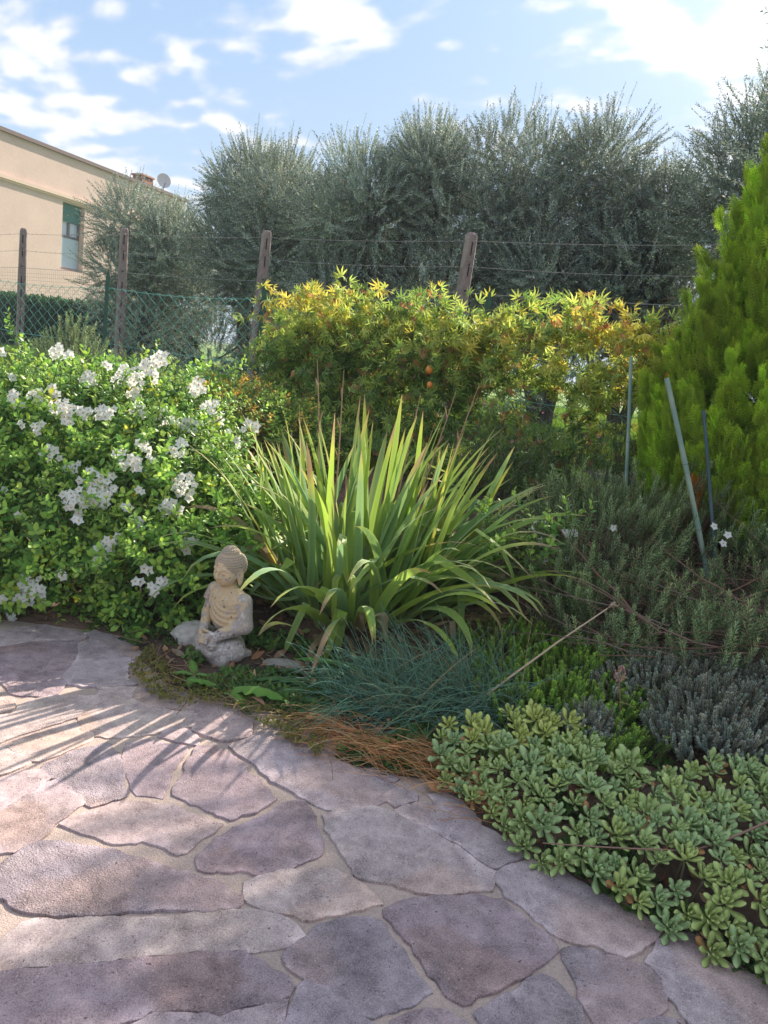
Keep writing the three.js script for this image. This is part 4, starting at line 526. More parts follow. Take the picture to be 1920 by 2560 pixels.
{
  const R = rng(71), ox = -1.75, oz = -4.1, oy = groundY(ox, oz), t = thing('potato_vine', 'big leafy bush covered in clusters of white star flowers', 'flowering bush', [ox, oy, oz]);
  const LOBES = [[-1.75,0.58,-4.35,0.8,0.48,0.55,2300],[-1.25,0.45,-4.15,0.48,0.45,0.45,1300],[-2.35,0.55,-4.2,0.65,0.45,0.55,1300],[-1.55,0.28,-3.85,0.55,0.34,0.32,1300],[-1.08,0.22,-3.75,0.3,0.26,0.26,700],[-1.45,0.88,-4.6,0.36,0.22,0.32,560],[-2.1,0.8,-4.5,0.36,0.22,0.32,560],[-1.95,0.14,-3.65,0.36,0.18,0.22,560],[-0.9,0.38,-4.1,0.28,0.28,0.3,520]]; // x, y, z, radii
  const stems = new MB(), mats = [[], [], []], cols = [[], [], []]; let single = 0; const leafG = new MB(); vineLeaf(leafG, V(0, 0, 0), V(0, 1, 0), V(0, 0, 1), 0.052, 0.019, [0.1, 0.23, 0.045], R); const oneLeaf = [leafG.geo()]; { const g2 = new MB(); vineLeaf(g2, V(0, 0, 0), V(0, 1, 0), V(0, 0, 1), 0.046, 0.017, [0.2, 0.35, 0.06], R); oneLeaf.push(g2.geo()); }
  const inside = (p, skip) => LOBES.some((l, i) => i !== skip && ((p.x - l[0]) / l[3]) ** 2 + ((p.y - l[1]) / l[4]) ** 2 + ((p.z - l[2]) / l[5]) ** 2 < 0.72);
  LOBES.forEach((l, li) => {
    const nn = Math.round(l[6]);
    for (let k = 0; k < nn; k++) {
      const d = onSphere(R); if (d.z < -0.55 && R() < 0.7) continue; const q = 0.7 + 0.34 * Math.pow(R(), 0.8) + (R() < 0.06 ? R() * 0.14 : 0), p = V(l[0] + d.x * l[3] * q, l[1] + d.y * l[4] * q, l[2] + d.z * l[5] * q); if (inside(p, li) || R() < 0.22) continue;
      const gy = groundY(p.x, p.z) + 0.02; if (p.y < gy) continue; p.set(p.x - ox, p.y - oy, p.z - oz);
      const dir = d.clone().multiplyScalar(0.75).add(V((R() - 0.5) * 0.8, 0.5 + (R() - 0.5) * 0.6, (R() - 0.5) * 0.8)).normalize(), v = Math.floor(R() * 3); mats[v].push(place(p, dir, R() * 6.28, 0.6 + R() * 0.9)); const b = 0.75 + R() * 0.5; cols[v].push(R() < 0.03 ? [b * 2.2, b * 1.4, b * 0.7] : [b * (0.85 + R() * 0.3), b, b]);
      if (d.z > 0.1 && single < 300 && R() < 0.09) { const dd = dir.clone().add(V((R() - 0.5), (R() - 0.5) * 0.6, 0.5)).normalize(), lf = part(single ? `leaf_${String(single).padStart(3, '0')}` : 'leaf', oneLeaf[single % 2], vineM, t); lf.applyMatrix4(place(p.clone().addScaledVector(d, 0.03), dd, R() * 6.28, 0.9 + R() * 0.5)); single++; }
    }
    for (let k = 0; k < 12; k++) { const d = onSphere(R); d.y = Math.abs(d.y); const e = V(l[0] + d.x * l[3] * 0.9 - ox, l[1] + d.y * l[4] * 0.9 - oy, l[2] + d.z * l[5] * 0.9 - oz), b = V(l[0] + d.x * 0.1 - ox, groundY(l[0], l[2]) - oy, l[2] - oz); stems.tube(new THREE.QuadraticBezierCurve3(b, b.clone().lerp(e, 0.5).add(V(0, 0.15, 0)), e).getPoints(5), [0.007, 0.006, 0.005, 0.004, 0.003, 0.0015], 4, [0.12, 0.09, 0.05]); }
  });
  for (let k = 0; k < 120; k++) { // long shoots that arch out of the bush
    const l = LOBES[k % LOBES.length], d = onSphere(R); d.y = Math.abs(d.y) * 0.9 + 0.1; if (d.z < -0.4) d.z *= -1; d.normalize(); const p = V(l[0] + d.x * l[3] * 0.95 - ox, l[1] + d.y * l[4] * 0.95 - oy, l[2] + d.z * l[5] * 0.95 - oz), pts = path(p, d.clone().add(V((R() - 0.5) * 0.8, 0.5, (R() - 0.5) * 0.5)), 0.18 + R() * 0.22, 6, 0.05 + R() * 0.1, R, 0.2);
    stems.tube(pts, [0.0028, 0.0026, 0.0024, 0.002, 0.0018, 0.0015, 0.001], 4, [0.15, 0.17, 0.06]);
    for (let s = 1; s < 6; s++) { const v = Math.floor(R() * 3), T = pts[s + 1].clone().sub(pts[s]).normalize(); mats[v].push(place(pts[s], T.add(V((R() - 0.5) * 0.9, 0.2, (R() - 0.5) * 0.9)).normalize(), R() * 6.28, 0.5 + R() * 0.6)); const b = 0.9 + R() * 0.5; cols[v].push([b, b, b]); }
  }
  part('stems', stems.geo(), std({ vertexColors: true, roughness: 1 }), t, 'stuff');
  vineShoots.forEach((g, v) => scatter('foliage', g, vineM, mats[v], cols[v], t));
  // flower clusters where they show: x, y, z, radius
  let nf = 0;
  [[-1.804,1.249,-4.167,0.041],[-1.735,1.235,-4.164,0.014],[-1.538,1.205,-4.158,0.016],[-1.264,1.272,-4.171,0.041],[-1.33,1.224,-4.162,0.044],[-1.284,1.181,-4.154,0.023],[-1.624,1.129,-4.143,0.041],[-1.443,1.198,-4.157,0.02],[-1.46,1.148,-4.147,0.041],[-1.389,1.16,-4.15,0.041],[-1.907,0.999,-3.915,0.039],[-1.812,1.03,-3.947,0.035],[-1.757,1.056,-3.994,0.035],[-1.053,1.16,-4.149,0.041],[-1.07,1.114,-4.141,0.018],[-1.652,0.981,-3.867,0.051],[-1.609,0.97,-3.858,0.03],[-1.541,0.976,-3.878,0.03],[-1.476,0.982,-3.904,0.035],[-1.432,0.986,-3.925,0.026],[-1.4,1.073,-4.194,0.037],[-1.316,1.003,-4.022,0.04],[-1.193,0.981,-4.101,0.041],[-1.098,0.943,-4.157,0.046],[-0.969,1.059,-4.13,0.032],[-1.047,0.945,-4.53,0.045],[-1.799,0.89,-3.776,0.017],[-1.721,0.884,-3.767,0.025],[-1.588,0.917,-3.804,0.019],[-1.206,0.861,-3.779,0.034],[-1.06,0.85,-3.808,0.034],[-1.037,0.876,-3.87,0.017],[-1.303,0.806,-3.723,0.025],[-1.22,0.775,-3.687,0.037],[-1.147,0.804,-3.721,0.018],[-1.628,0.777,-3.707,0.037],[-1.509,0.722,-3.702,0.033],[-1.361,0.675,-3.642,0.066],[-1.446,0.596,-3.564,0.057],[-1.358,0.608,-3.601,0.057],[-1.308,0.636,-3.614,0.033],[-0.972,0.699,-3.708,0.054],[-1.023,0.601,-3.636,0.041],[-0.978,0.587,-3.653,0.029],[-1.156,0.665,-3.623,0.016],[-1.398,0.515,-3.493,0.018],[-1.14,0.531,-3.588,0.02],[-1.208,0.579,-3.59,0.018],[-1.236,0.435,-3.489,0.032],[-1.298,0.402,-3.46,0.01],[-1.274,0.346,-3.455,0.024],[-1.258,0.366,-3.462,0.012],[-0.976,0.497,-3.57,0.016],[-0.925,0.492,-3.604,0.021],[-0.897,0.452,-3.541,0.032],[-0.879,0.463,-3.589,0.016],[-0.796,0.89,-4.097,0.023],[-0.731,0.986,-4.116,0.023],[-0.777,0.998,-4.118,0.011],[-0.79,0.957,-4.11,0.011],[-0.869,0.939,-4.107,0.009],[-2.1,1.205,-4.158,0.014],[-2.036,1.089,-4.136,0.014],[-1.819,0.587,-3.64,0.01],[-1.682,0.508,-3.497,0.008],[-1.564,0.18,-3.444,0.055],[-1.608,0.136,-3.426,0.038],[-1.683,0.032,-3.473,0.02],[-1.842,-0.222,-3.883,0.025],[-1.766,-0.194,-3.889,0.017],[-1.418,-0.166,-3.894,0.027],[-1.614,0.222,-3.432,0.027],[-1.682,0.141,-3.38,0.016],[-1.915,-0.278,-3.872,0.019],[-1.431,0.269,-3.427,0.016],[-1.034,0.35,-3.408,0.019],[-1.067,0.29,-3.391,0.015],[-0.998,0.271,-3.393,0.024],[-0.961,0.299,-3.406,0.015]].forEach(([x, y, z, r], ci) => {
    const c = V(x - ox, y - oy, z - oz), cl = new THREE.Group(); cl.name = ci ? `flower_cluster_${String(ci).padStart(3, '0')}` : 'flower_cluster'; cl.position.copy(c); t.add(cl);
    const num = Math.max(1, Math.round(Math.pow(r / 0.0135, 2) * 0.75 + 1)); const rest = [];
    for (let k = 0; k < num; k++) { const a = k * 2.4, rr = r * 1.2 * Math.sqrt((k + 0.3) / num) * (0.8 + R() * 0.4), p = V(Math.cos(a) * rr, Math.sin(a) * rr * 0.85 + (R() - 0.5) * 0.01, Math.sqrt(Math.max(0, r * r - rr * rr)) * 0.5 + (R() - 0.5) * 0.03), d = V(p.x * 8, 0.35 + p.y * 8, 0.75).normalize().add(V((R() - 0.5) * 0.9, (R() - 0.5) * 0.7, (R() - 0.5) * 0.5)).normalize(); const M = place(p, d, R() * 6, 1.1 + R() * 0.5); if (nf < 300) { const f = part('flower', starFlower, petalM, cl); f.applyMatrix4(M); nf++; } else rest.push(starFlower.clone().applyMatrix4(M)); }
    if (rest.length) part('blossoms', mergeGeometries(rest), petalM, cl, 'stuff');
    const st = new MB(); st.tube([V(0, -r * 0.2, 0), V(0.0, -0.05, -0.03), V(0, -0.1, -0.07)], [0.0012, 0.0016, 0.002], 4, [0.14, 0.2, 0.07]); part('stalk', st.geo(), std({ vertexColors: true, roughness: 1 }), cl);
  });
}

// ---------- passion flower vine on the fence ----------
{
  const R = rng(88), ox = 0.56, oz = -6.0, t = thing('passion_vine', 'yellowing passion flower vine draped over the green fence', 'climbing vine', [ox, 0.62, oz]);
  const palm = (c, L, spread, curl, rs) => { const r = rng(rs), m = new MB(); for (let k = -2; k <= 2; k++) { const a = k * spread + (r() - 0.5) * 0.15, len = L * (1 - Math.abs(k) * 0.14), d = V(Math.sin(a), Math.cos(a), 0), s = V(Math.cos(a), -Math.sin(a), 0), pts = [V(0, 0, 0), d.clone().multiplyScalar(len * 0.35), d.clone().multiplyScalar(len * 0.72), d.clone().multiplyScalar(len)]; pts[1].z += 0.1 * curl * len; pts[2].z -= 0.1 * curl * len; pts[3].z -= 0.45 * curl * len; m.ribbon(pts, [0.003, 0.0058 * L / 0.07, 0.0048 * L / 0.07, 0.0006], [s, s, s, s], (f) => mixc(c, [c[0] * 1.25, c[1] * 1.15, c[2]], f), 0.2); } m.tube([V(0, -0.03, -0.01), V(0, 0, 0)], 0.0011, 3, [0.2, 0.2, 0.06]); return m.geo(); };
  const kinds = [palm([0.23, 0.37, 0.08], 0.076, 0.68, 0.8, 1), palm([0.42, 0.52, 0.11], 0.075, 0.64, 1.0, 2), palm([0.64, 0.56, 0.1], 0.074, 0.58, 1.1, 3), palm([0.52, 0.3, 0.14], 0.066, 0.24, 1.8, 4), palm([0.13, 0.24, 0.055], 0.075, 0.68, 0.7, 5)];
  const mat = leafMat({ transmission: 0.55, clearcoat: 0.15 });
  const mats = kinds.map(() => []); let single = 0;
  const along = (s) => [0.56 - 1.88 / 2.263 * s, -6.0 - 1.26 / 2.263 * s]; // metres along the fence to the left of the middle post
  const st = new MB(), leafAt = (p, s, y, front) => {
    const yel = fbm(s * 2.5, y * 3, 8, 3) + 0.28 * (y - 1.25) + (R() - 0.5) * 0.4, kd = R() < 0.12 ? 3 : yel > 0.8 ? 2 : yel > 0.5 ? 1 : R() < 0.5 ? 0 : 4;
    const dir = V((R() - 0.5) * 1.7, kd === 3 ? -1 : -0.3 + (R() - 0.3) * 1.1, 0.4 + (R() - 0.5) * 1.0).normalize(), M = place(p, dir, R() * 6.28, 0.65 + R() * 0.6);
    if (front && single < 300 && R() < 0.12) { const lf = part(single ? `leaf_${String(single).padStart(3, '0')}` : 'leaf', kinds[kd], mat, t); lf.applyMatrix4(M); single++; } else mats[kd].push(M);
  };
  const strand = (s, y, back, len, up) => { // one runner: climbs, arches over and hangs
    const [fx, fz] = along(s), pts = path(V(fx - ox + back * 0.4, y - 0.62, fz - oz + back), V((R() - 0.5) * 1.8, up, 0.25 + R() * 0.5), len, 9, 0.1 + R() * 0.12, R, 0.35);
    st.tube(pts, pts.map((_, i) => 0.0028 - i * 0.0002), 4, jit([0.22, 0.14, 0.08], R, 0.3));
    for (let k = 0; k < pts.length - 1; k++) for (let q = 0; q < 2; q++) leafAt(pts[k].clone().lerp(pts[k + 1], R()).add(V((R() - 0.5) * 0.04, (R() - 0.5) * 0.03, (R() - 0.5) * 0.04)), s, pts[k].y + 0.62, k > 2);
  };
  for (let k = 0; k < 320; k++) { const s = mix(-0.1, 1.92, R()); strand(s, mix(0.7, 1.72 - 0.3 * sstep(1.45, 1.92, s), Math.pow(R(), 0.7)), (R() - 0.5) * 0.24, 0.3 + R() * 0.45, 0.4 + R() * 0.9); }
  for (let k = 0; k < 95; k++) { const s = mix(-1.65, 0.1, R()); strand(s, mix(1.3, 1.78, Math.pow(R(), 0.6)), (R() - 0.4) * 0.14, 0.25 + R() * 0.4, R() * 0.9); }
  for (let k = 0; k < 26; k++) { const s = mix(-1.5, 0, R()); strand(s, mix(0.95, 1.4, R()), (R() - 0.4) * 0.1, 0.25 + R() * 0.3, 0.8); }
  for (let k = 0; k < 190; k++) { const s = mix(-0.5, 1.9, R()), back = 0.15 + R() * 0.95, [fx, fz] = along(s); strand(s, groundY(fx + back * 0.4, fz + back) + 0.06 + R() * 0.22 * (1.2 - back), back, 0.2 + R() * 0.25, 0.5 + R() * 0.5); }
  for (let k = 0; k < 1300; k++) { const s = mix(0, 2.1, R()), [fx, fz] = along(s), y = mix(0.7, 1.7, R()); if (fbm(s * 3, y * 3, 12, 3) + (R() - 0.5) * 0.3 < 0.42) continue; leafAt(V(fx - ox, y - 0.62, fz - oz + (R() - 0.6) * 0.3), s, y, false); }
  // sprays that stand above the top wire
  for (const [s, n] of [[2.15, 7], [1.35, 6], [1.0, 7], [0.35, 14], [0.1, 8], [-0.42, 16], [-0.62, 14], [-0.75, 10], [-1.25, 10], [-1.5, 6]]) { const [fx, fz] = along(s); for (let k = 0; k < n; k++) { const p = V(fx - ox + (R() - 0.5) * 0.3, 1.16 + R() * 0.2, fz - oz + 0.04 + (R() - 0.5) * 0.15), kd = R() < 0.15 ? 2 : R() < 0.6 ? 1 : 0; mats[kd].push(place(p, V((R() - 0.5) * 1.6, 0.2 + R() * 0.7, R() - 0.3).normalize(), R() * 6.28, 0.8 + R() * 0.5)); } }
  kinds.forEach((g, v) => scatter('foliage', g, mat, mats[v], mats[v].map(() => { const b = 0.75 + R() * 0.5; return [b * (0.9 + R() * 0.2), b, b]; }), t));
  for (let k = 0; k < 50; k++) { const s = mix(-1.5, 2.1, R()), [fx, fz] = along(s); let p = V(fx - ox, R() * 0.7 + (s < 0 ? 0.55 : 0), fz - oz + 0.06 + R() * 0.1); const pts = path(p, V((R() - 0.5) * 2, 0.8, (R() - 0.5) * 0.4), 0.5 + R() * 0.5, 7, 0.05, R, 0.5); for (const q of pts) { const lim = Math.abs(q.z - (-0.67 * q.x)); if (q.y > 1.33) q.y = 1.33; } st.tube(pts, [0.003, 0.003, 0.0028, 0.0026, 0.0024, 0.002, 0.0018, 0.001], 4, jit([0.2, 0.11, 0.07], R, 0.3)); } part('stems', st.geo(), std({ vertexColors: true, roughness: 1 }), t, 'stuff');
  for (const [px, py, pz, s] of [[0.2, 1.375, -5.62, 1], [0.215, 1.27, -5.6, 0.8]]) { const g = new THREE.SphereGeometry(0.026 * s, 14, 12); g.scale(1, 1.2, 1); const f = part('fruit', g, new THREE.MeshPhysicalMaterial({ color: new THREE.Color().setRGB(0.75, 0.24, 0.04), roughness: 0.5, clearcoat: 0.2 }), t); f.position.set(px - ox, py - 0.62, pz - oz); const m = new MB(); m.tube([V(0, 0.03 * s, 0), V(0.006, 0.05, -0.01), V(0.004, 0.09, -0.05)], 0.0015, 4); part('stalk', m.geo(), std({ color: new THREE.Color().setRGB(0.2, 0.17, 0.06), roughness: 1 }), f); }
}

// ---------- rosemary and other bushes of upright needle shoots ----------
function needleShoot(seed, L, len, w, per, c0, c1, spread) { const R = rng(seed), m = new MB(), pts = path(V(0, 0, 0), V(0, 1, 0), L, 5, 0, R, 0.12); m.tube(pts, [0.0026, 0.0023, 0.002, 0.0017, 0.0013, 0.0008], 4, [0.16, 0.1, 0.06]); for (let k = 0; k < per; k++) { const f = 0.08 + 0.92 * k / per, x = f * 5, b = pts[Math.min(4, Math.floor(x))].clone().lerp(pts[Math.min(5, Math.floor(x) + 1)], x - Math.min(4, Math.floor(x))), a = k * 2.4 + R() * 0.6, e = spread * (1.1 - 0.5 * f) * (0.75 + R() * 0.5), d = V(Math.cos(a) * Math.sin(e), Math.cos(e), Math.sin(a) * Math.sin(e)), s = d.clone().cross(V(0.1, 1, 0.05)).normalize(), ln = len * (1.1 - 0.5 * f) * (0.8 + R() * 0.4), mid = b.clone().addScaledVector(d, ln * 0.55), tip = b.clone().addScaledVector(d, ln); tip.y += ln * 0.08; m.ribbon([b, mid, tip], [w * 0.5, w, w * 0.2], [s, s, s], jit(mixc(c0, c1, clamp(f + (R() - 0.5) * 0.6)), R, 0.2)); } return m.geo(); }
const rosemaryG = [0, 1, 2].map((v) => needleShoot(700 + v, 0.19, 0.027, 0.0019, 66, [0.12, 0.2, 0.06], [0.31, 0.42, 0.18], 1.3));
const rosemaryM = leafMat({ transmission: 0.25, clearcoat: 0.2 });
const woodM = std({ vertexColors: true, roughness: 1 });
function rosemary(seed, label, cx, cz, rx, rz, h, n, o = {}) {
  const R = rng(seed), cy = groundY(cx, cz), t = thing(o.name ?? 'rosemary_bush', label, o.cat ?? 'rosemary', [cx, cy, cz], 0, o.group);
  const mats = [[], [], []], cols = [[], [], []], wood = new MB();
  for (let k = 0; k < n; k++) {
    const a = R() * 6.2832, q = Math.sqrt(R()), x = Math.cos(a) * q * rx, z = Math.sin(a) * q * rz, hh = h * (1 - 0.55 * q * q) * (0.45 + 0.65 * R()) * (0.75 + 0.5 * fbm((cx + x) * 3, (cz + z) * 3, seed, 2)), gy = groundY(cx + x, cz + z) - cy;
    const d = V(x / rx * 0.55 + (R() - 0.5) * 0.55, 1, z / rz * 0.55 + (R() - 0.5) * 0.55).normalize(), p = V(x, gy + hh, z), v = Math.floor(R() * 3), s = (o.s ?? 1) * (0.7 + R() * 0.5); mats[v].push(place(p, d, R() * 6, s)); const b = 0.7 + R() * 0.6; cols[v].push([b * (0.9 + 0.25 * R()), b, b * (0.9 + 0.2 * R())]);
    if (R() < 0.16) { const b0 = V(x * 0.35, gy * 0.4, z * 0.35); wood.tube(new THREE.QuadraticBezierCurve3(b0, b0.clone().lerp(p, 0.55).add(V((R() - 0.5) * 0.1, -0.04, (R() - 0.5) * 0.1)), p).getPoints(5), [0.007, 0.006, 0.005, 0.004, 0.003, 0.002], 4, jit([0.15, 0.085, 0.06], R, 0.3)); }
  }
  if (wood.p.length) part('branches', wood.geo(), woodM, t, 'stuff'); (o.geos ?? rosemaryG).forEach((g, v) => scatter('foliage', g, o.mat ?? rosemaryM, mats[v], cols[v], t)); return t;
}
rosemary(1, 'broad dark rosemary bush in front of the cypress stakes', 1.42, -4.0, 0.6, 0.28, 0.44, 330);
rosemary(2, 'tall rosemary bush between the iris clump and the cypress', 1.0, -3.85, 0.42, 0.42, 0.42, 300);
rosemary(3, 'rosemary bush at the foot of the cypress behind the stakes', 1.85, -4.0, 0.4, 0.26, 0.44, 200);
rosemary(4, 'small rosemary plant among brown twigs before the stakes', 1.15, -3.36, 0.36, 0.22, 0.16, 150);
rosemary(5, 'pale rosemary bush with upright shoots left of the first green post', -3.0, -7.25, 0.3, 0.3, 0.62, 170, { s: 1.25, group: 'upright rosemary behind the white flowers' });
rosemary(6, 'narrow rosemary bush right of the first green post', -2.35, -7.0, 0.16, 0.2, 0.5, 80, { s: 1.1, group: 'upright rosemary behind the white flowers' });
rosemary(7, 'pale tipped rosemary bush cut by the right picture edge', 2.05, -3.4, 0.24, 0.26, 0.42, 130);
rosemary(8, 'low rosemary sprawl over the brown twigs, in front of the stakes', 1.72, -3.42, 0.36, 0.22, 0.15, 130);
rosemary(9, 'rosemary shoots right of the dried flower head', 1.5, -3.12, 0.3, 0.14, 0.12, 90);
// bare brown twigs under the rosemary
{
  const R = rng(19), t = thing('twig_tangle', 'tangle of bare reddish brown branches under the rosemary', 'branches', [1.6, groundY(1.6, -3.2), -3.2]), base = groundY(1.6, -3.2);
  for (let k = 0; k < 150; k++) { const x = 0.95 + R() * 1.3, z = -2.95 - R() * 0.6, y = groundY(x, z) + 0.02 + R() * 0.2, a = (R() < 0.7 ? 2.5 : 0.5) + (R() - 0.5) * 1.1, m = new MB(), L = 0.25 + R() * 0.55, pts = path(V(x - 1.6, y - base, z + 3.2), V(Math.cos(a), (R() - 0.35) * 0.55, -Math.sin(a) * 0.5), L, 7, 0.01, R, 0.38), r = 0.002 + R() * R() * 0.006; for (const p of pts) { const gy = groundY(p.x + 1.6, p.z - 3.2) - base + 0.01; if (p.y < gy) p.y = gy; } m.tube(pts, pts.map((_, i) => r * (1 - i / 9)), 5, jit([0.2, 0.11, 0.08], R, 0.35)); part(k ? `twig_${String(k).padStart(3, '0')}` : 'twig', m.geo(), woodM, t); }
}
// grey thyme
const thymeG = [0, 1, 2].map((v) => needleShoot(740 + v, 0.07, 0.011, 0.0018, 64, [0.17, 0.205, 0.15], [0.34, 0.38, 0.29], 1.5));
const thymeM = leafMat({ transmission: 0.2, clearcoat: 0.05 });
for (const [s, l, x, z, rx, rz, h, n] of [[11, 'grey thyme cushion in front of the brown twigs, by the picture edge', 1.32, -2.68, 0.26, 0.2, 0.15, 800], [12, 'small silvery thyme tuft amid the green stonecrop', 0.83, -2.68, 0.1, 0.08, 0.12, 200], [13, 'low grey thyme tuft behind the large thyme cushion', 1.22, -2.98, 0.3, 0.14, 0.12, 520], [14, 'grey thyme patch right of the large cushion', 1.68, -2.75, 0.22, 0.24, 0.15, 560]]) rosemary(s, l, x, z, rx, rz, h, n, { geos: thymeG, mat: thymeM, name: 'thyme_plant', cat: 'thyme' });
// green stonecrop with fine leaves
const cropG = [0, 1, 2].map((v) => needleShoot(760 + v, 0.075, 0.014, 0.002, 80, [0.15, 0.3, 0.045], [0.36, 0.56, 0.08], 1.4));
const cropM = leafMat({ transmission: 0.35, clearcoat: 0.15 });
rosemary(21, 'bright green mat of fine leaved stonecrop beside the dry stalk', 0.85, -3.05, 0.42, 0.3, 0.07, 620, { geos: cropG, mat: cropM, name: 'stonecrop_mat', cat: 'stonecrop' });
rosemary(22, 'yellow green fine stonecrop along the back of the rosettes', 0.78, -2.6, 0.3, 0.1, 0.08, 170, { geos: cropG, mat: cropM, name: 'stonecrop_mat', cat: 'stonecrop' });
rosemary(23, 'fine green stonecrop behind the chives, under the iris leaves', 0.62, -3.35, 0.25, 0.16, 0.08, 160, { geos: cropG, mat: cropM, name: 'stonecrop_mat', cat: 'stonecrop' });

// ---------- rosette stonecrop ----------
{
  const R = rng(333), ox = 0.85, oz = -2.2, oy = groundY(ox, oz), t = thing('rosette_stonecrop', 'spreading patch of fleshy blue green succulent rosettes along the paving', 'succulent', [ox, oy, oz]);
  const mat = leafMat({ transmission: 0.16, clearcoat: 0.15, clearcoatRoughness: 0.5 });
  // spoon shaped leaf grown along +y, thick
  const leafGeo = (c, ce, L, w, cup) => { const m = new MB(), rows = 5, prof = [[0, 0.2], [0.3, 0.5], [0.55, 0.92], [0.75, 1], [0.92, 0.6], [1, 0.05]]; const top = [], bot = []; prof.forEach(([f, k]) => { const y = f * L, z = cup * f * f * L, cc = mixc(c, ce, sstep(0.75, 1, f) * 0.5); top.push([m.v(-w * k, y, z + 0.0022 * (k), ce), m.v(0, y, z - 0.0006, cc), m.v(w * k, y, z + 0.0022 * k, ce)]); bot.push(m.v(0, y, z - 0.0052 * Math.min(1, k + 0.2), c)); }); for (let k = 0; k < 5; k++) { const a = top[k], b = top[k + 1]; m.q(a[0], a[1], b[1], b[0]); m.q(a[1], a[2], b[2], b[1]); m.q(a[2], bot[k], bot[k + 1], b[2]); m.q(bot[k], a[0], b[0], bot[k + 1]); } return m.geo(); };
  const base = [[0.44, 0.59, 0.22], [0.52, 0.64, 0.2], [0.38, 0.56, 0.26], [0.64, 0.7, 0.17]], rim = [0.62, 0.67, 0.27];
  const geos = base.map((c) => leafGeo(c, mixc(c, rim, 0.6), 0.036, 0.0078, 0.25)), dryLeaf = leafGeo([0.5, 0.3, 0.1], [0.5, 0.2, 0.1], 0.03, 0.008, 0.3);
  const spots = []; let tries = 0;
  while (spots.length < 420 && tries++ < 30000) {
    const x = 0.28 + R() * 1.5, z = -2.75 + R() * 1.15, d = edgeDist(x, z), wdt = 0.5 + 0.06 * Math.sin(x * 5) + 0.22 * sstep(0.9, 1.3, x); if (d < -0.015 || d > (x < 0.55 ? 0.2 : wdt) || x < 0.3) continue;
    if (x > 1.05 && z < -2.5) continue; if (Math.hypot(x - 0.62, z + 2.1) < 0.05) continue;
    const gap = 0.05; if (spots.some((s) => Math.hypot(s[0] - x, s[1] - z) < gap)) continue; spots.push([x, z, d]);
  }
  spots.sort((a, b) => b[1] - a[1]);
  let leaves = 0; const far = [];
  spots.forEach(([x, z, d], k) => {
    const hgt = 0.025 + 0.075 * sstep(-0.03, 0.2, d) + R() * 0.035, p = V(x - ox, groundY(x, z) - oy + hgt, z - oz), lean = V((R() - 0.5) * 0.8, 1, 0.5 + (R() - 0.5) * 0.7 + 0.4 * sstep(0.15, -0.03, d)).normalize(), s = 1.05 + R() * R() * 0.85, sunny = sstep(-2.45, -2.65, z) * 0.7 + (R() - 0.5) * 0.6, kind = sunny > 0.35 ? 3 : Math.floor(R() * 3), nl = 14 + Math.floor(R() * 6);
    const one = leaves + nl <= 300 && k < 300, g = one ? new THREE.Group() : null, geoList = [];
    const M0 = place(p, lean, R() * 6, s);
    for (let q = 0; q < nl; q++) { const f = q / nl, a = q * 2.4, el = mix(1.5, 0.3, Math.pow(f, 0.95)) + (R() - 0.5) * 0.2, dd = V(Math.cos(a) * Math.sin(el), Math.cos(el), Math.sin(a) * Math.sin(el)); const up = V(0, 1, 0).addScaledVector(dd, -dd.y).normalize(), xx = dd.clone().cross(up).normalize(), sc = mix(1.05, 0.45, f) * (0.9 + R() * 0.2), M = new THREE.Matrix4().makeBasis(xx, dd, up).scale(V(sc, sc, sc)).setPosition(dd.x * 0.004, f * 0.014, dd.z * 0.004), gg = q < 3 && R() < 0.07 ? dryLeaf : geos[kind]; if (one) { const lf = part('leaf', gg, mat, g); lf.applyMatrix4(M); leaves++; } else geoList.push(gg.clone().applyMatrix4(M)); }
    const name = k ? `rosette_${String(k).padStart(3, '0')}` : 'rosette';
    if (one) { g.name = name; g.applyMatrix4(M0); t.add(g); } else if (k < 300) { const me = part(name, mergeGeometries(geoList), mat, t); me.applyMatrix4(M0); } else far.push(mergeGeometries(geoList).applyMatrix4(M0));
    // stem under it
    if (R() < 0.6) { const m = new MB(); m.tube([V(p.x + (R() - 0.5) * 0.06, p.y - hgt - 0.01, p.z - 0.03), p.clone().addScaledVector(lean, -0.004)], [0.0035, 0.003], 5, [0.2, 0.17, 0.09]); part('stem', m.geo(), woodM, t); }
  });
  if (far.length) part('foliage', mergeGeometries(far), mat, t, 'stuff');
}

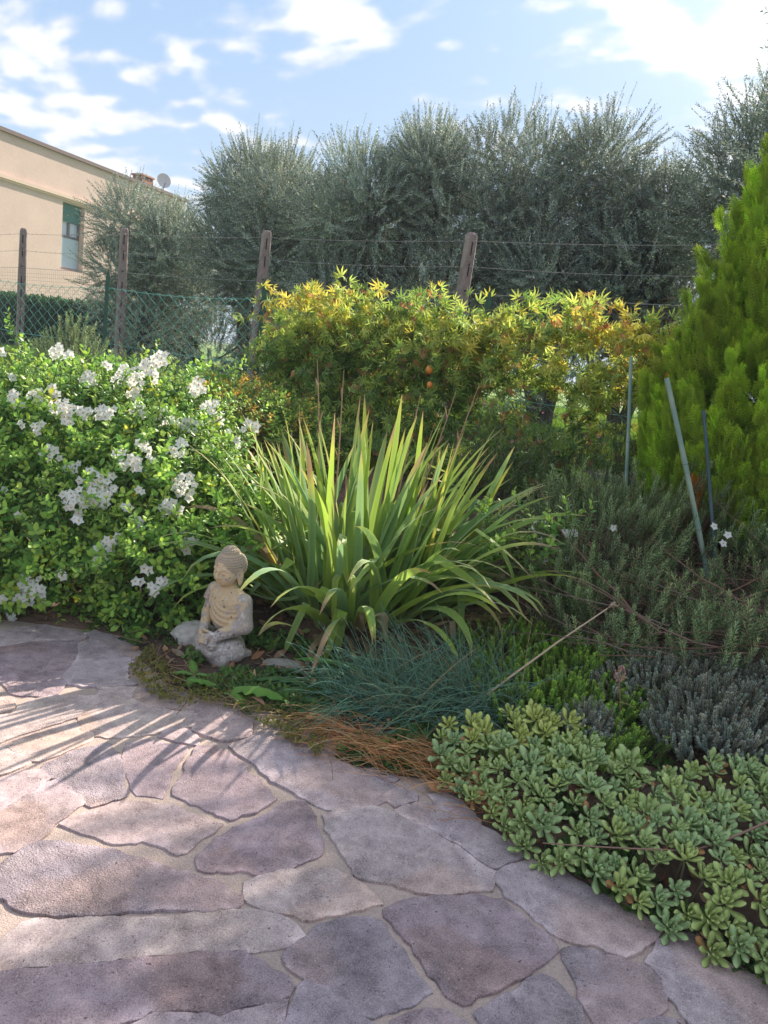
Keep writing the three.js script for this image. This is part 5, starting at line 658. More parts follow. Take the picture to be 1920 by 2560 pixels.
// ---------- chives with dry strands ----------
{
  const R = rng(404), cx = 0.28, cz = -2.95, cy = groundY(cx, cz), t = thing('chive_clump', 'sprawling clump of thin blue green chive blades over the paving edge', 'chives', [cx, cy, cz]);
  const gM = leafMat({ transmission: 0.15, clearcoat: 0.2 }), m = new MB(), dryS = new MB();
  for (let k = 0; k < 1100; k++) { const a = R() * 6.28, rr = Math.sqrt(R()), x = Math.cos(a) * rr * 0.36 + (R() - 0.5) * 0.1, z = Math.sin(a) * rr * 0.16, gy = groundY(cx + x, cz + z) - cy, az = R() < 0.5 ? Math.PI + (R() - 0.5) * 2.2 : R() * 6.28, tilt = 0.25 + R() * 1.0, L = 0.2 + R() * 0.24, d = V(Math.cos(az) * Math.sin(tilt), Math.cos(tilt), Math.sin(az) * Math.sin(tilt)), n = 7, pts = path(V(x, gy, z), d, L, n, 0.04 + R() * 0.22, R, 0.1); for (const p of pts) { const g = groundY(p.x + cx, p.z + cz) - cy + 0.008 + R() * 0.02; if (p.y < g) p.y = g; } const r = 0.0015 + R() * 0.001; m.tube(pts, pts.map((_, i) => r * (1 - 0.8 * i / n) + 0.0003), 3, jit(R() < 0.06 ? [0.35, 0.25, 0.12] : [0.15, 0.28, 0.18], R, 0.4), false); }
  part('foliage', m.geo(), gM, t, 'stuff');
  for (let k = 0; k < 620; k++) { const u = R(), x = mix(-0.42, 0.16, u), e = edgeZ(cx + x), z = e - 0.03 - R() * 0.13 + (R() < 0.1 ? 0.08 : 0) - cz, a = (R() - 0.5) * 1.6 + (R() < 0.5 ? Math.PI : 0) + 0.5, pts = path(V(x, groundY(cx + x, cz + z) - cy + 0.01 + R() * 0.05, z), V(Math.cos(a), 0.35 * R(), Math.sin(a) * 0.6), 0.1 + R() * 0.14, 6, 0.08 + R() * 0.1, R, 0.35); for (const p of pts) { const g = Math.max(groundY(p.x + cx, p.z + cz), edgeDist(p.x + cx, p.z + cz) < 0.05 ? 0.018 : -1) - cy + 0.003 + R() * 0.004; if (p.y < g) p.y = g; } dryS.tube(pts, 0.0011, 3, jit(R() < 0.5 ? [0.42, 0.17, 0.06] : [0.48, 0.28, 0.13], R, 0.3), false); }
  part('dry_leaves', dryS.geo(), std({ vertexColors: true, roughness: 1, side: THREE.DoubleSide }), t, 'stuff');
}

// ---------- seated statue ----------
{
  const SC = 0.5, sx = -0.64, sz = -3.3, t = thing('seated_statue', 'weathered tan stone statue of a seated meditating figure by the iris', 'statue', [sx, groundY(sx, sz) - 0.012, sz], -0.6);
  const sub = (a, b) => [a[0] - b[0], a[1] - b[1], a[2] - b[2]], dot = (a, b) => a[0] * b[0] + a[1] * b[1] + a[2] * b[2], len = (a) => Math.sqrt(dot(a, a));
  const smin = (a, b, k) => { const h = Math.max(k - Math.abs(a - b), 0) / k; return Math.min(a, b) - h * h * k * 0.25; }, smax = (a, b, k) => -smin(-a, -b, k);
  const cap = (p, a, b, r0, r1) => { const ab = sub(b, a), t_ = clamp(dot(sub(p, a), ab) / dot(ab, ab)); return len([p[0] - a[0] - ab[0] * t_, p[1] - a[1] - ab[1] * t_, p[2] - a[2] - ab[2] * t_]) - mix(r0, r1, t_); };
  const ell = (p, c, r) => { const q = [(p[0] - c[0]) / r[0], (p[1] - c[1]) / r[1], (p[2] - c[2]) / r[2]], k0 = len(q), k1 = len([q[0] / r[0], q[1] / r[1], q[2] / r[2]]); return k1 > 0 ? k0 * (k0 - 1) / k1 : -Math.min(...r); };
  // x: the figure's left, y up, z forward; height 1
  function body(p) {
    const ax = [Math.abs(p[0]), p[1], p[2]];
    let d = ell(p, [0, 0.38, -0.015], [0.175, 0.2, 0.125]);
    d = smin(d, ell(p, [0, 0.515, -0.005], [0.19, 0.105, 0.108]), 0.06);
    d = smin(d, cap(ax, [0.09, 0.575, -0.015], [0.175, 0.535, -0.015], 0.06, 0.06), 0.05);
    d = smin(d, cap(p, [0, 0.58, -0.01], [0, 0.7, 0.005], 0.07, 0.062), 0.035);
    // left arm under the robe, right arm with a sleeve edge
    const la = smin(cap(p, [0.19, 0.54, -0.015], [0.235, 0.33, 0.0], 0.068, 0.066), cap(p, [0.235, 0.33, 0.0], [0.09, 0.235, 0.17], 0.064, 0.045), 0.03);
    const ra = smin(cap(p, [-0.19, 0.54, -0.015], [-0.235, 0.33, 0.0], 0.058, 0.054), cap(p, [-0.235, 0.33, 0.0], [-0.1, 0.235, 0.17], 0.054, 0.04), 0.03);
    d = smin(d, la, 0.025); d = smin(d, ra, 0.012);
    const sleeve = smax(cap(p, [-0.185, 0.56, -0.015], [-0.232, 0.42, -0.004], 0.066, 0.073), (0.445 - p[1]) + 0.35 * (p[2]) - 0.2 * (p[0] + 0.22), 0.012); d = smin(d, sleeve, 0.01);
    // folds of the robe sweep from the left shoulder round the belly
    if (p[2] > -0.02) {
      const cx = 0.1, cy = 0.66, r = Math.hypot((p[0] - cx) * 1.05, p[1] - cy), ang = Math.atan2(p[0] - cx, -(p[1] - cy)); const mask = sstep(0.19, 0.24, r) * sstep(0.42, 0.37, r) * sstep(-1.0, -0.75, ang) * sstep(0.9, 0.5, ang) * sstep(0.03, -0.0, d) * sstep(0.22, 0.15, Math.abs(p[0] - 0.01));
      const w = r * 125 + Math.sin(ang * 3) * 0.4; d -= mask * (0.011 * Math.pow(0.5 + 0.5 * Math.sin(w), 1.6) + 0.003);
    }
    // robe edge down the chest on the right side, collar line
    d = smin(d, cap(p, [-0.125, 0.585, 0.055], [-0.15, 0.42, 0.085], 0.012, 0.016), 0.015);
    // crossed legs
    let l = smin(cap(ax, [0.05, 0.1, -0.05], [0.185, 0.1, 0.06], 0.1, 0.09), cap(ax, [0.185, 0.095, 0.06], [0.05, 0.085, 0.18], 0.088, 0.075), 0.06);
    l = smin(l, ell(p, [0, 0.09, 0.05], [0.22, 0.085, 0.19]), 0.05);
    d = smin(d, l, 0.03);
    // foot on the thigh with toes
    d = smin(d, cap(p, [-0.08, 0.15, 0.2], [0.09, 0.15, 0.225], 0.034, 0.04), 0.015);
    for (let k = 0; k < 5; k++) d = smin(d, cap(p, [0.1, 0.168 - k * 0.011, 0.24 - k * 0.004], [0.125 - k * 0.005, 0.168 - k * 0.013, 0.243 - k * 0.006], 0.0135 - k * 0.001, 0.012 - k * 0.001), 0.005);
    // hands laid one on the other: palms, fingers, thumbs
    d = smin(d, cap(p, [0.09, 0.222, 0.185], [0.0, 0.212, 0.235], 0.038, 0.034), 0.015);
    d = smin(d, cap(p, [-0.1, 0.225, 0.18], [-0.035, 0.205, 0.235], 0.036, 0.034), 0.012);
    for (let k = 0; k < 4; k++) { const y = 0.238 - k * 0.0185, z = 0.247 + k * 0.006; d = smin(d, smin(cap(p, [-0.07, y, z - 0.014], [-0.01, y - 0.004, z + 0.012], 0.0125, 0.012), cap(p, [-0.01, y - 0.004, z + 0.012], [0.05, y - 0.006, z + 0.002], 0.012, 0.0105), 0.006), 0.004); }
    for (let k = 0; k < 3; k++) { const y = 0.246 - k * 0.017; d = smin(d, cap(p, [0.075, y, 0.225], [0.02, y - 0.002, 0.244], 0.0125, 0.011), 0.005); }
    d = smin(d, cap(p, [0.075, 0.255, 0.205], [0.008, 0.272, 0.232], 0.014, 0.011), 0.006); d = smin(d, cap(p, [-0.08, 0.255, 0.2], [-0.008, 0.272, 0.232], 0.014, 0.011), 0.006);
    // plinth
    const bq = [Math.abs(p[0]) - 0.19, Math.abs(p[1] - 0.02) - 0.02, Math.abs(p[2] - 0.03) - 0.15]; const bd = len(bq.map((v) => Math.max(v, 0))) + Math.min(Math.max(...bq), 0) - 0.03; d = smin(d, bd, 0.02);
    return d;
  }
  const HT = 0.12, ch = Math.cos(HT), sh = Math.sin(HT); // head bowed a little
  function head(p0) {
    const y0 = p0[1] - 0.7, p = [p0[0], 0.7 + y0 * ch + p0[2] * sh, p0[2] * ch - y0 * sh], ax = [Math.abs(p[0]), p[1], p[2]];
    let d = ell(p, [0, 0.805, 0.0], [0.118, 0.135, 0.128]);
    d = smin(d, ell(p, [0, 0.735, 0.028], [0.09, 0.085, 0.09]), 0.05); d = smin(d, ell(p, [0, 0.69, 0.078], [0.034, 0.026, 0.03]), 0.035);
    d = smin(d, ell(ax, [0.055, 0.745, 0.07], [0.045, 0.05, 0.04]), 0.04);
    d = smax(d, -ell(ax, [0.047, 0.797, 0.146], [0.04, 0.016, 0.03]), 0.02); d = smin(d, ell(ax, [0.046, 0.79, 0.103], [0.03, 0.017, 0.022]), 0.008); d = smax(d, -cap(ax, [0.02, 0.781, 0.127], [0.075, 0.783, 0.108], 0.0035, 0.003), 0.005);
    d = smin(d, cap(ax, [0.014, 0.815, 0.124], [0.06, 0.828, 0.112], 0.008, 0.007), 0.016); d = smin(d, cap(ax, [0.06, 0.828, 0.112], [0.092, 0.808, 0.082], 0.007, 0.005), 0.016);
    d = smin(d, cap(p, [0, 0.815, 0.125], [0, 0.757, 0.149], 0.011, 0.017), 0.014); d = smin(d, ell(ax, [0.018, 0.752, 0.136], [0.013, 0.011, 0.014]), 0.01); d = smax(d, -ell(ax, [0.011, 0.742, 0.145], [0.006, 0.004, 0.007]), 0.005);
    d = smin(d, cap(ax, [0, 0.727, 0.131], [0.034, 0.73, 0.113], 0.009, 0.004), 0.006); d = smin(d, cap(ax, [0, 0.711, 0.127], [0.028, 0.717, 0.112], 0.0105, 0.005), 0.006); d = smax(d, -cap(ax, [0, 0.7195, 0.143], [0.036, 0.724, 0.118], 0.0028, 0.002), 0.004);
    d = smax(d, -cap(p, [0, 0.742, 0.14], [0, 0.735, 0.14], 0.005, 0.006), 0.006);
    // ears with long lobes
    let e = ell(ax, [0.124, 0.765, -0.012], [0.02, 0.078, 0.036]); e = smax(e, -ell(ax, [0.148, 0.785, -0.002], [0.016, 0.04, 0.017]), 0.012); e = smin(e, ell(ax, [0.122, 0.698, -0.008], [0.016, 0.028, 0.02]), 0.015); d = smin(d, e, 0.01);
    // hair cap above the hairline, with the topknot
    const hair = smin(ell(p, [0, 0.83, -0.022], [0.132, 0.124, 0.135]), ell(p, [0, 0.93, -0.02], [0.075, 0.068, 0.075]), 0.03), line = 0.868 - 0.1 * sstep(0.03, 0.11, ax[0]) - p[1] + (p[2] < 0.02 ? -0.4 * (0.02 - p[2]) * 3 : 0);
    d = smin(d, smax(hair, line, 0.012), 0.006); return d;
  }
  function field(p) { return p[1] > 0.5 ? smin(body(p), head(p), 0.02) : body(p); }
  // surface nets
  function nets(fn, lo, hi, h) {
    const n = lo.map((a, k) => Math.ceil((hi[k] - a) / h) + 1), [nx, ny, nz] = n, val = new Float32Array(nx * ny * nz), id = new Int32Array(nx * ny * nz).fill(-1), I = (x, y, z) => (z * ny + y) * nx + x;
    for (let z = 0; z < nz; z++) for (let y = 0; y < ny; y++) for (let x = 0; x < nx; x++) val[I(x, y, z)] = fn([lo[0] + x * h, lo[1] + y * h, lo[2] + z * h]);
    const pos = [], idx = [];
    for (let z = 0; z < nz - 1; z++) for (let y = 0; y < ny - 1; y++) for (let x = 0; x < nx - 1; x++) {
      let s = [0, 0, 0], c = 0; const v = []; let neg = 0; for (let k = 0; k < 8; k++) { v.push(val[I(x + (k & 1), y + (k >> 1 & 1), z + (k >> 2))]); if (v[k] < 0) neg++; } if (!neg || neg === 8) continue;
      for (const [a, b] of [[0, 1], [2, 3], [4, 5], [6, 7], [0, 2], [1, 3], [4, 6], [5, 7], [0, 4], [1, 5], [2, 6], [3, 7]]) if ((v[a] < 0) !== (v[b] < 0)) { const t_ = v[a] / (v[a] - v[b]); for (let m = 0; m < 3; m++) s[m] += mix(a >> m & 1, b >> m & 1, t_); c++; }
      id[I(x, y, z)] = pos.length / 3; pos.push(lo[0] + (x + s[0] / c) * h, lo[1] + (y + s[1] / c) * h, lo[2] + (z + s[2] / c) * h);
    }
    for (let z = 1; z < nz - 1; z++) for (let y = 1; y < ny - 1; y++) for (let x = 1; x < nx - 1; x++) {
      const a = val[I(x, y, z)] < 0; const quad = (p, q, r, s, f) => { if (p < 0 || q < 0 || r < 0 || s < 0) return; f ? idx.push(p, q, r, p, r, s) : idx.push(p, r, q, p, s, r); };
      if (a !== val[I(x + 1, y, z)] < 0) quad(id[I(x, y - 1, z - 1)], id[I(x, y, z - 1)], id[I(x, y, z)], id[I(x, y - 1, z)], a);
      if (a !== val[I(x, y + 1, z)] < 0) quad(id[I(x - 1, y, z - 1)], id[I(x - 1, y, z)], id[I(x, y, z)], id[I(x, y, z - 1)], a);
      if (a !== val[I(x, y, z + 1)] < 0) quad(id[I(x - 1, y - 1, z)], id[I(x, y - 1, z)], id[I(x, y, z)], id[I(x - 1, y, z)], a);
    }
    return [pos, idx];
  }
  const [pos, idx] = nets(field, [-0.36, -0.05, -0.26], [0.36, 1.02, 0.34], 0.0054);
  const col = [], uv = [];
  for (let k = 0; k < pos.length; k += 3) { // sandy wash, grey where it has weathered off, pale lichen, dark spots
    const [x, y, z] = [pos[k], pos[k + 1], pos[k + 2]], n = fbm(x * 9, y * 9, z * 9, 4), f = fbm(x * 55, y * 55, z * 55, 3), n2 = fbm(x * 22 + 5, y * 22, z * 22, 3);
    const worn = sstep(0.45, 0.6, n * 0.55 + n2 * 0.45 + (Math.abs(x) > 0.17 && y < 0.62 ? 0.12 : 0) + (y < 0.29 ? 0.14 : 0) - (z > 0.05 && y > 0.3 && Math.abs(x) < 0.16 ? 0.12 : 0) - (y > 0.62 ? 0.08 : 0) + (y > 0.68 && y < 0.78 && x > 0.04 && z > 0.02 ? 0.1 : 0));
    let c = mixc([0.58, 0.43, 0.26], [0.38, 0.32, 0.3], worn * 0.9); const s = 0.86 + 0.3 * f; c = c.map((v) => v * s);
    const lich = sstep(0.66, 0.73, fbm(x * 62, y * 62 + 9, z * 62, 3) + (worn - 0.6) * 0.12); c = mixc(c, [0.62, 0.6, 0.57], lich * 0.85); const spot = sstep(0.76, 0.8, fbm(x * 38 + 3, y * 38, z * 38, 2)); c = mixc(c, [0.1, 0.07, 0.05], spot * 0.8);
    col.push(...c); uv.push((x + z * 0.7) * 6, (y + z * 0.3) * 6);
  }
  const g = new THREE.BufferGeometry(); g.setAttribute('position', new THREE.Float32BufferAttribute(pos.map((v) => v * SC), 3)); g.setAttribute('color', new THREE.Float32BufferAttribute(col, 3)); g.setAttribute('uv', new THREE.Float32BufferAttribute(uv, 2)); g.setIndex(idx); g.computeVertexNormals();
  const stoneB = texture(512, (u, v) => pfbm(u, v, 20, 5, 14)), bm = std({ vertexColors: true, roughness: 0.92, bumpMap: stoneB, bumpScale: 0.002, side: THREE.DoubleSide });
  part('figure', g, bm, t);
  // rows of small curls over the hair
  const R = rng(9), curls = [], cg = new THREE.IcosahedronGeometry(0.0128, 1); cg.scale(1, 1, 0.8);
  const hairC = [0, 0.83, -0.022];
  const unbow = (q) => { const y = q[1] - 0.7, z = q[2]; return [q[0], 0.7 + y * ch - z * sh, z * ch + y * sh]; };
  const addCurl = (c, r, th, ph, s) => { const d = [Math.sin(th) * Math.sin(ph), Math.cos(th), Math.sin(th) * Math.cos(ph)], q = [c[0] + r[0] * d[0], c[1] + r[1] * d[1], c[2] + r[2] * d[2]]; const line = 0.872 - 0.1 * sstep(0.03, 0.11, Math.abs(q[0])) - (q[2] < 0.02 ? 0.4 * (0.02 - q[2]) * 3 : 0); if (q[1] < line || q[1] < 0.7) return; const w = unbow(q), n = V(...d), m = new THREE.Matrix4().compose(V(w[0] * SC, w[1] * SC, w[2] * SC), new THREE.Quaternion().setFromUnitVectors(V(0, 0, 1), n), V(s * SC, s * SC, s * SC)); curls.push(cg.clone().applyMatrix4(m)); };
  for (let row = 0; row < 13; row++) { const th = 0.55 + row * 0.175, rr = Math.sin(th) * 0.133, cnt = Math.max(6, Math.round(6.2832 * rr / 0.0225)); for (let k = 0; k < cnt; k++) addCurl(hairC, [0.132, 0.124, 0.135], th, (k + (row % 2) * 0.5) / cnt * 6.2832, 1.02); }
  for (let row = 0; row < 7; row++) { const th = 0.03 + row * 0.27, rr = Math.sin(th) * 0.075, cnt = Math.max(1, Math.round(6.2832 * rr / 0.0215)); for (let k = 0; k < cnt; k++) addCurl([0, 0.93, -0.02], [0.075, 0.068, 0.075], th, (k + (row % 2) * 0.5) / cnt * 6.2832, 0.95); }
  const hg = mergeGeometries(curls), hp = hg.attributes.position, hc = []; for (let k = 0; k < hp.count; k++) { const n = fbm(hp.getX(k) * 60, hp.getY(k) * 60, hp.getZ(k) * 60, 3); hc.push(...mixc([0.52, 0.41, 0.27], [0.42, 0.35, 0.29], n)); } hg.setAttribute('color', new THREE.Float32BufferAttribute(hc, 3)); part('hair', hg, bm, t);
}

// ---------- stakes, stones, stalks ----------
{
  const stakeB = texture(256, (u, v) => pfbm(u, v, 8, 4, 71));
  const mk = (name, label, a, b, r, c, joints, group) => {
    const d = V(...b).sub(V(...a)), L = d.length(), t = thing(name, label, 'stake', a, 0, group); t.quaternion.setFromUnitVectors(_up, d.clone().normalize());
    const m = new MB(), R = rng(Math.round(L * 1000)), pts = [], rad = []; for (let k = 0; k <= 24; k++) { const y = mix(-0.12, L, k / 24); pts.push(V(Math.sin(y * 2.4) * 0.006, y, 0)); rad.push(r * (joints.some((j) => Math.abs(j - y / L) < 0.025) ? 1.14 : 1)); }
    m.tube(pts, rad, 10, (f) => { const n = fbm(f * 14, r * 100, 3, 3); return mixc(c, [c[0] * 1.5, c[1] * 1.25, c[2] * 1.2], sstep(0.5, 0.7, n)); });
    part('shaft', m.geo(), std({ vertexColors: true, roughness: 0.6, bumpMap: stakeB, bumpScale: 0.002 }), t); const ring = new MB(); for (const j of joints) { const pr = []; for (let k = 0; k <= 14; k++) pr.push(V(Math.cos(k / 14 * 6.2832) * (r * 1.16) + Math.sin(L * j * 2.4) * 0.006, L * j + k * 0.0006, Math.sin(k / 14 * 6.2832) * (r * 1.16))); ring.tube(pr, 0.0012, 4, [0.12, 0.1, 0.09]); } part('wire_tie', ring.geo(), woodM, t);
  };
  mk('plant_stake', 'long pale green stake leaning left before the cypress', [1.66, 0.42, -3.72], [1.28, 1.475, -3.86], 0.0125, [0.2, 0.3, 0.24], [0.33, 0.62]);
  mk('plant_stake', 'dark blue green stake beside the leaning pale stake', [1.672, 0.42, -3.69], [1.475, 1.345, -3.84], 0.0085, [0.045, 0.09, 0.1], [0.28]);
  mk('plant_stake', 'thin pale green upright stake left of the cypress', [1.42, 0.6, -4.55], [1.335, 1.59, -4.72], 0.011, [0.22, 0.34, 0.28], [0.5]);
}
function rock(seed, r, sq, label, pos, c, name = 'rock', box = false) { const g = new THREE.IcosahedronGeometry(1, 4), p = g.attributes.position, col = []; for (let k = 0; k < p.count; k++) { const v = V(p.getX(k), p.getY(k), p.getZ(k)); if (box) { const m = Math.max(Math.abs(v.x), Math.abs(v.y), Math.abs(v.z)); v.multiplyScalar(mix(1, 1 / m, 0.85) * 0.8); } const n = fbm(v.x * 2 + seed, v.y * 2, v.z * 2, 4), n2 = fbm(v.x * 9 + seed, v.y * 9, v.z * 9, 3); v.multiplyScalar(0.82 + 0.36 * n + 0.1 * n2); p.setXYZ(k, v.x * r * sq[0], v.y * r * sq[1], v.z * r * sq[2]); col.push(...c.map((q) => q * (0.6 + 0.8 * n2))); } g.setAttribute('color', new THREE.Float32BufferAttribute(col, 3)); g.computeVertexNormals(); return solo(name, g, woodM, label, 'stone', null, pos); }
rock(3, 0.2, [1.1, 0.75, 0.7], 'grey square stone block behind the rosemary, below the fence', [1.4, 0.72, -5.1], [0.2, 0.185, 0.19], 'stone_block', true);
rock(8, 0.085, [1.15, 0.75, 0.9], 'rough whitish rock tucked behind the statue', [-0.8, 0.06, -3.42], [0.5, 0.45, 0.4]);
rock(12, 0.05, [1.7, 0.4, 0.8], 'flat pale stone half buried to the right of the statue', [-0.36, 0.045, -3.24], [0.3, 0.27, 0.24]);
{
  const R = rng(55), straw = std({ vertexColors: true, roughness: 0.9 });
  // dry stalk with a seed head
  const t = thing('dry_stalk', 'straw coloured dry stalk with seed head leaning over the stonecrop', 'stalk', [0.38, groundY(0.38, -2.85), -2.85]); const m = new MB(), a = V(0, 0.02, 0), b = V(0.62, 0.42, -0.38); m.tube([a, a.clone().lerp(b, 0.3).add(V(0, 0.01, 0)), a.clone().lerp(b, 0.65).add(V(0, 0.012, 0)), b], [0.0055, 0.005, 0.004, 0.003], 7, [0.48, 0.35, 0.23]); part('stem', m.geo(), straw, t);
  const h = new MB(); for (let k = 0; k < 16; k++) { const d = V(0.6 + R() * 0.6, 0.5 + R() * 0.8, (R() - 0.6) * 1.2).normalize(), e = b.clone().addScaledVector(d, 0.018 + R() * 0.025); h.tube([b, e], 0.0009, 3, [0.4, 0.28, 0.18]); h.tube([e.clone().addScaledVector(d, -0.003), e.clone().addScaledVector(d, 0.003), e.clone().addScaledVector(d, 0.008)], [0.0015, 0.0042, 0.001], 5, jit([0.45, 0.33, 0.24], R, 0.25)); } part('seed_head', h.geo(), straw, t);
  // small brown flower head on the stonecrop
  const t2 = thing('dried_flower', 'pinkish brown dried flower head standing in the stonecrop', 'dried flower', [0.99, groundY(0.99, -2.78), -2.78]); const s = new MB(), p2 = [V(0, 0, 0), V(-0.01, 0.09, -0.01), V(-0.03, 0.2, -0.02)]; s.tube(p2, [0.0025, 0.002, 0.0016], 5, [0.36, 0.18, 0.12]); part('stem', s.geo(), straw, t2); const fh = new MB(); for (let k = 0; k < 60; k++) { const d = onSphere(R), p = V(-0.032 + d.x * 0.02, 0.225 + d.y * 0.03, -0.02 + d.z * 0.02); fh.tube([p.clone().add(V(0, -0.004, 0)), p, p.clone().add(V(0, 0.006, 0))], [0.001, 0.0038, 0.0008], 5, jit([0.4, 0.23, 0.18], R, 0.3)); } part('flower_head', fh.geo(), straw, t2);
  // stick lying over the rosettes
  const st = new MB(), sp = [V(0.55, 0.135, -1.98), V(0.7, 0.15, -1.97), V(0.85, 0.155, -1.98), V(0.97, 0.155, -2.0), V(1.06, 0.17, -2.03), V(1.25, 0.25, -2.08)]; st.tube(new THREE.CatmullRomCurve3(sp).getPoints(24), Array.from({ length: 25 }, (_, k) => 0.0016 + k * 0.00009), 6, [0.24, 0.14, 0.1]); solo('twig', st.geo(), straw, 'thin brown twig lying across the succulent rosettes', 'twig');
}
{ // dry grass among the stonecrop
  const R = rng(515), t = thing('dry_grass_tuft', 'thin yellowing grass stems fanning out behind the dried flower head', 'grass', [1.2, groundY(1.2, -2.95), -2.95]), m = new MB(), gy = groundY(1.2, -2.95);
  for (let k = 0; k < 70; k++) { const x = (R() - 0.5) * 0.5, z = (R() - 0.5) * 0.24, a = R() * 6.28; m.tube(path(V(x, groundY(1.2 + x, z - 2.95) - gy, z), V(Math.cos(a) * 0.9, 0.9, Math.sin(a) * 0.7), 0.12 + R() * 0.2, 6, 0.05 + R() * 0.08, R, 0.12), [0.0014, 0.0013, 0.0012, 0.0011, 0.001, 0.0008, 0.0005], 3, jit(R() < 0.4 ? [0.3, 0.36, 0.08] : [0.48, 0.36, 0.2], R, 0.25), false); }
  part('foliage', m.geo(), std({ vertexColors: true, roughness: 1 }), t, 'stuff');
}
// ---------- broad weed leaves by the statue ----------
{
  const R = rng(66), mat = leafMat({ transmission: 0.4, clearcoat: 0.3 });
  const weed = (label, x, z, leaves, name = 'dandelion') => { const t = thing(name, label, 'weed', [x, groundY(x, z), z]); leaves.forEach(([az, L, w, tilt, c], k) => { const m = new MB(), out = V(Math.cos(az), 0, Math.sin(az)), ax = V(-out.z, 0, out.x), d = V(0, Math.sin(tilt), 0).addScaledVector(out, Math.cos(tilt)), pts = path(V(0, 0.012, 0), d, L, 11, 0.07 + R() * 0.04, R, 0.05); for (const p of pts) { const gy = Math.max(groundY(p.x + x, p.z + z), 0.012) - groundY(x, z) + 0.012; if (p.y < gy) p.y = gy; } const wd = pts.map((_, i) => { const f = i / 11; return (w * 0.5 * Math.pow(Math.sin(Math.PI * Math.min(1, f * 0.82 + 0.14)), 0.8) * (i % 2 ? 1.15 : 0.72) + 0.0015) * (f > 0.97 ? 0.3 : 1); }); m.ribbon(pts, wd, pts.map(() => ax), (f, e) => jit(e ? c : [c[0] * 1.5, c[1] * 1.3, c[2] * 1.4], R, 0.1), 0.3); part(k ? `leaf_${String(k).padStart(3, '0')}` : 'leaf', m.geo(), mat, t); }); };
  const g1 = [0.1, 0.25, 0.03], g2 = [0.06, 0.15, 0.035], g3 = [0.08, 0.17, 0.06];
  weed('bright broad toothed weed leaf lying in front of the statue', -0.56, -2.96, [[0.35, 0.3, 0.09, 0.55, [0.13, 0.3, 0.04]], [0.9, 0.22, 0.06, 0.5, g1], [2.9, 0.16, 0.05, 0.7, g1]]);
  weed('flat weed rosette between the statue and the chives', -0.2, -3.02, [[2.6, 0.3, 0.06, 0.35, g2], [1.9, 0.22, 0.05, 0.3, g3], [1.2, 0.2, 0.05, 0.3, g2], [0.3, 0.26, 0.05, 0.4, g3], [3.2, 0.28, 0.05, 0.5, g2], [-0.7, 0.24, 0.05, 0.7, g2], [2.2, 0.2, 0.045, 0.2, g3]]);
  weed('toothed weed under the front iris leaves', 0.02, -3.16, [[2.9, 0.34, 0.06, 0.6, g1], [1.6, 0.2, 0.055, 0.4, g2], [0.6, 0.22, 0.05, 0.5, g2], [3.6, 0.3, 0.06, 0.4, g2], [2.2, 0.22, 0.05, 0.3, g3]]);
  weed('long weed leaf right behind the statue base', -0.36, -3.18, [[0.2, 0.3, 0.05, 0.3, g2], [1.0, 0.22, 0.05, 0.25, g3], [2.5, 0.18, 0.045, 0.3, g2]]);
  weed('leafy weed between the chives and the iris', 0.12, -3.22, [[0.2, 0.26, 0.05, 0.7, g2], [1.3, 0.24, 0.055, 0.5, g1], [2.4, 0.26, 0.055, 0.6, g2], [3.4, 0.24, 0.05, 0.5, g3], [4.6, 0.24, 0.05, 0.7, g2]]);
  weed('weed with curled leaves at the left end of the chives', -0.12, -2.88, [[2.7, 0.2, 0.05, 0.4, g3], [1.7, 0.16, 0.045, 0.3, g3], [3.5, 0.2, 0.05, 0.5, g2], [0.5, 0.18, 0.05, 0.6, g2], [2.1, 0.15, 0.045, 0.5, g3]]);
  weed('small bright weed at the foot of the statue', -0.7, -3.04, [[0.8, 0.1, 0.035, 0.8, g1], [2.2, 0.12, 0.035, 0.7, g1], [3.3, 0.1, 0.035, 0.6, g1], [1.5, 0.13, 0.04, 0.5, g1], [4.2, 0.1, 0.035, 0.9, g1]]);
  // soft ground cover among them
  const cover = [0, 1].map((v) => { const r = rng(820 + v), m = new MB(); for (let k = 0; k < 9; k++) { const a = r() * 6.28, e = 0.4 + r() * 0.9, d = V(Math.cos(a) * Math.sin(e), Math.cos(e), Math.sin(a) * Math.sin(e)); vineLeaf(m, V((r() - 0.5) * 0.02, r() * 0.012, (r() - 0.5) * 0.02), d, V(0, 1, 0.02), 0.012 + r() * 0.016, 0.006 + r() * 0.005, jit([0.085, 0.17, 0.035], r, 0.35), r); } return m.geo(); });
  const place2 = (name, label, n, pick, tint, kind) => { const t = thing(name, label, 'ground cover'); t.userData.kind = 'stuff'; delete t.userData.category; const mats = [[], []], cols = [[], []]; for (let k = 0; k < n; k++) { const p = pick(R); if (!p) continue; const v = k % 2; mats[v].push(place(V(p[0], p[1], p[2]), V((R() - 0.5), 1, R() - 0.5).normalize(), R() * 6, p[3] ?? 1)); cols[v].push(jit(tint, R, 0.35)); } cover.forEach((g, v) => scatter('foliage', g, mat, mats[v], cols[v], t)); return t; };
  place2('ground_weeds', 'low green weeds growing over the soil of the bed', 4200, (r) => { const x = r() < 0.4 ? -0.75 + r() * 1.2 : -1.5 + r() * 3.4, z = edgeZ(x) - 0.03 - Math.pow(r(), 1.5) * (x < 0.45 ? 0.6 : 1.2); if (x < -0.75 && r() < 0.7) return null; if (fbm(x * 4, z * 4, 6, 2) < 0.46) return null; return [x, groundY(x, z), z, 0.9 + r() * 1.2]; }, [1, 1, 1]);
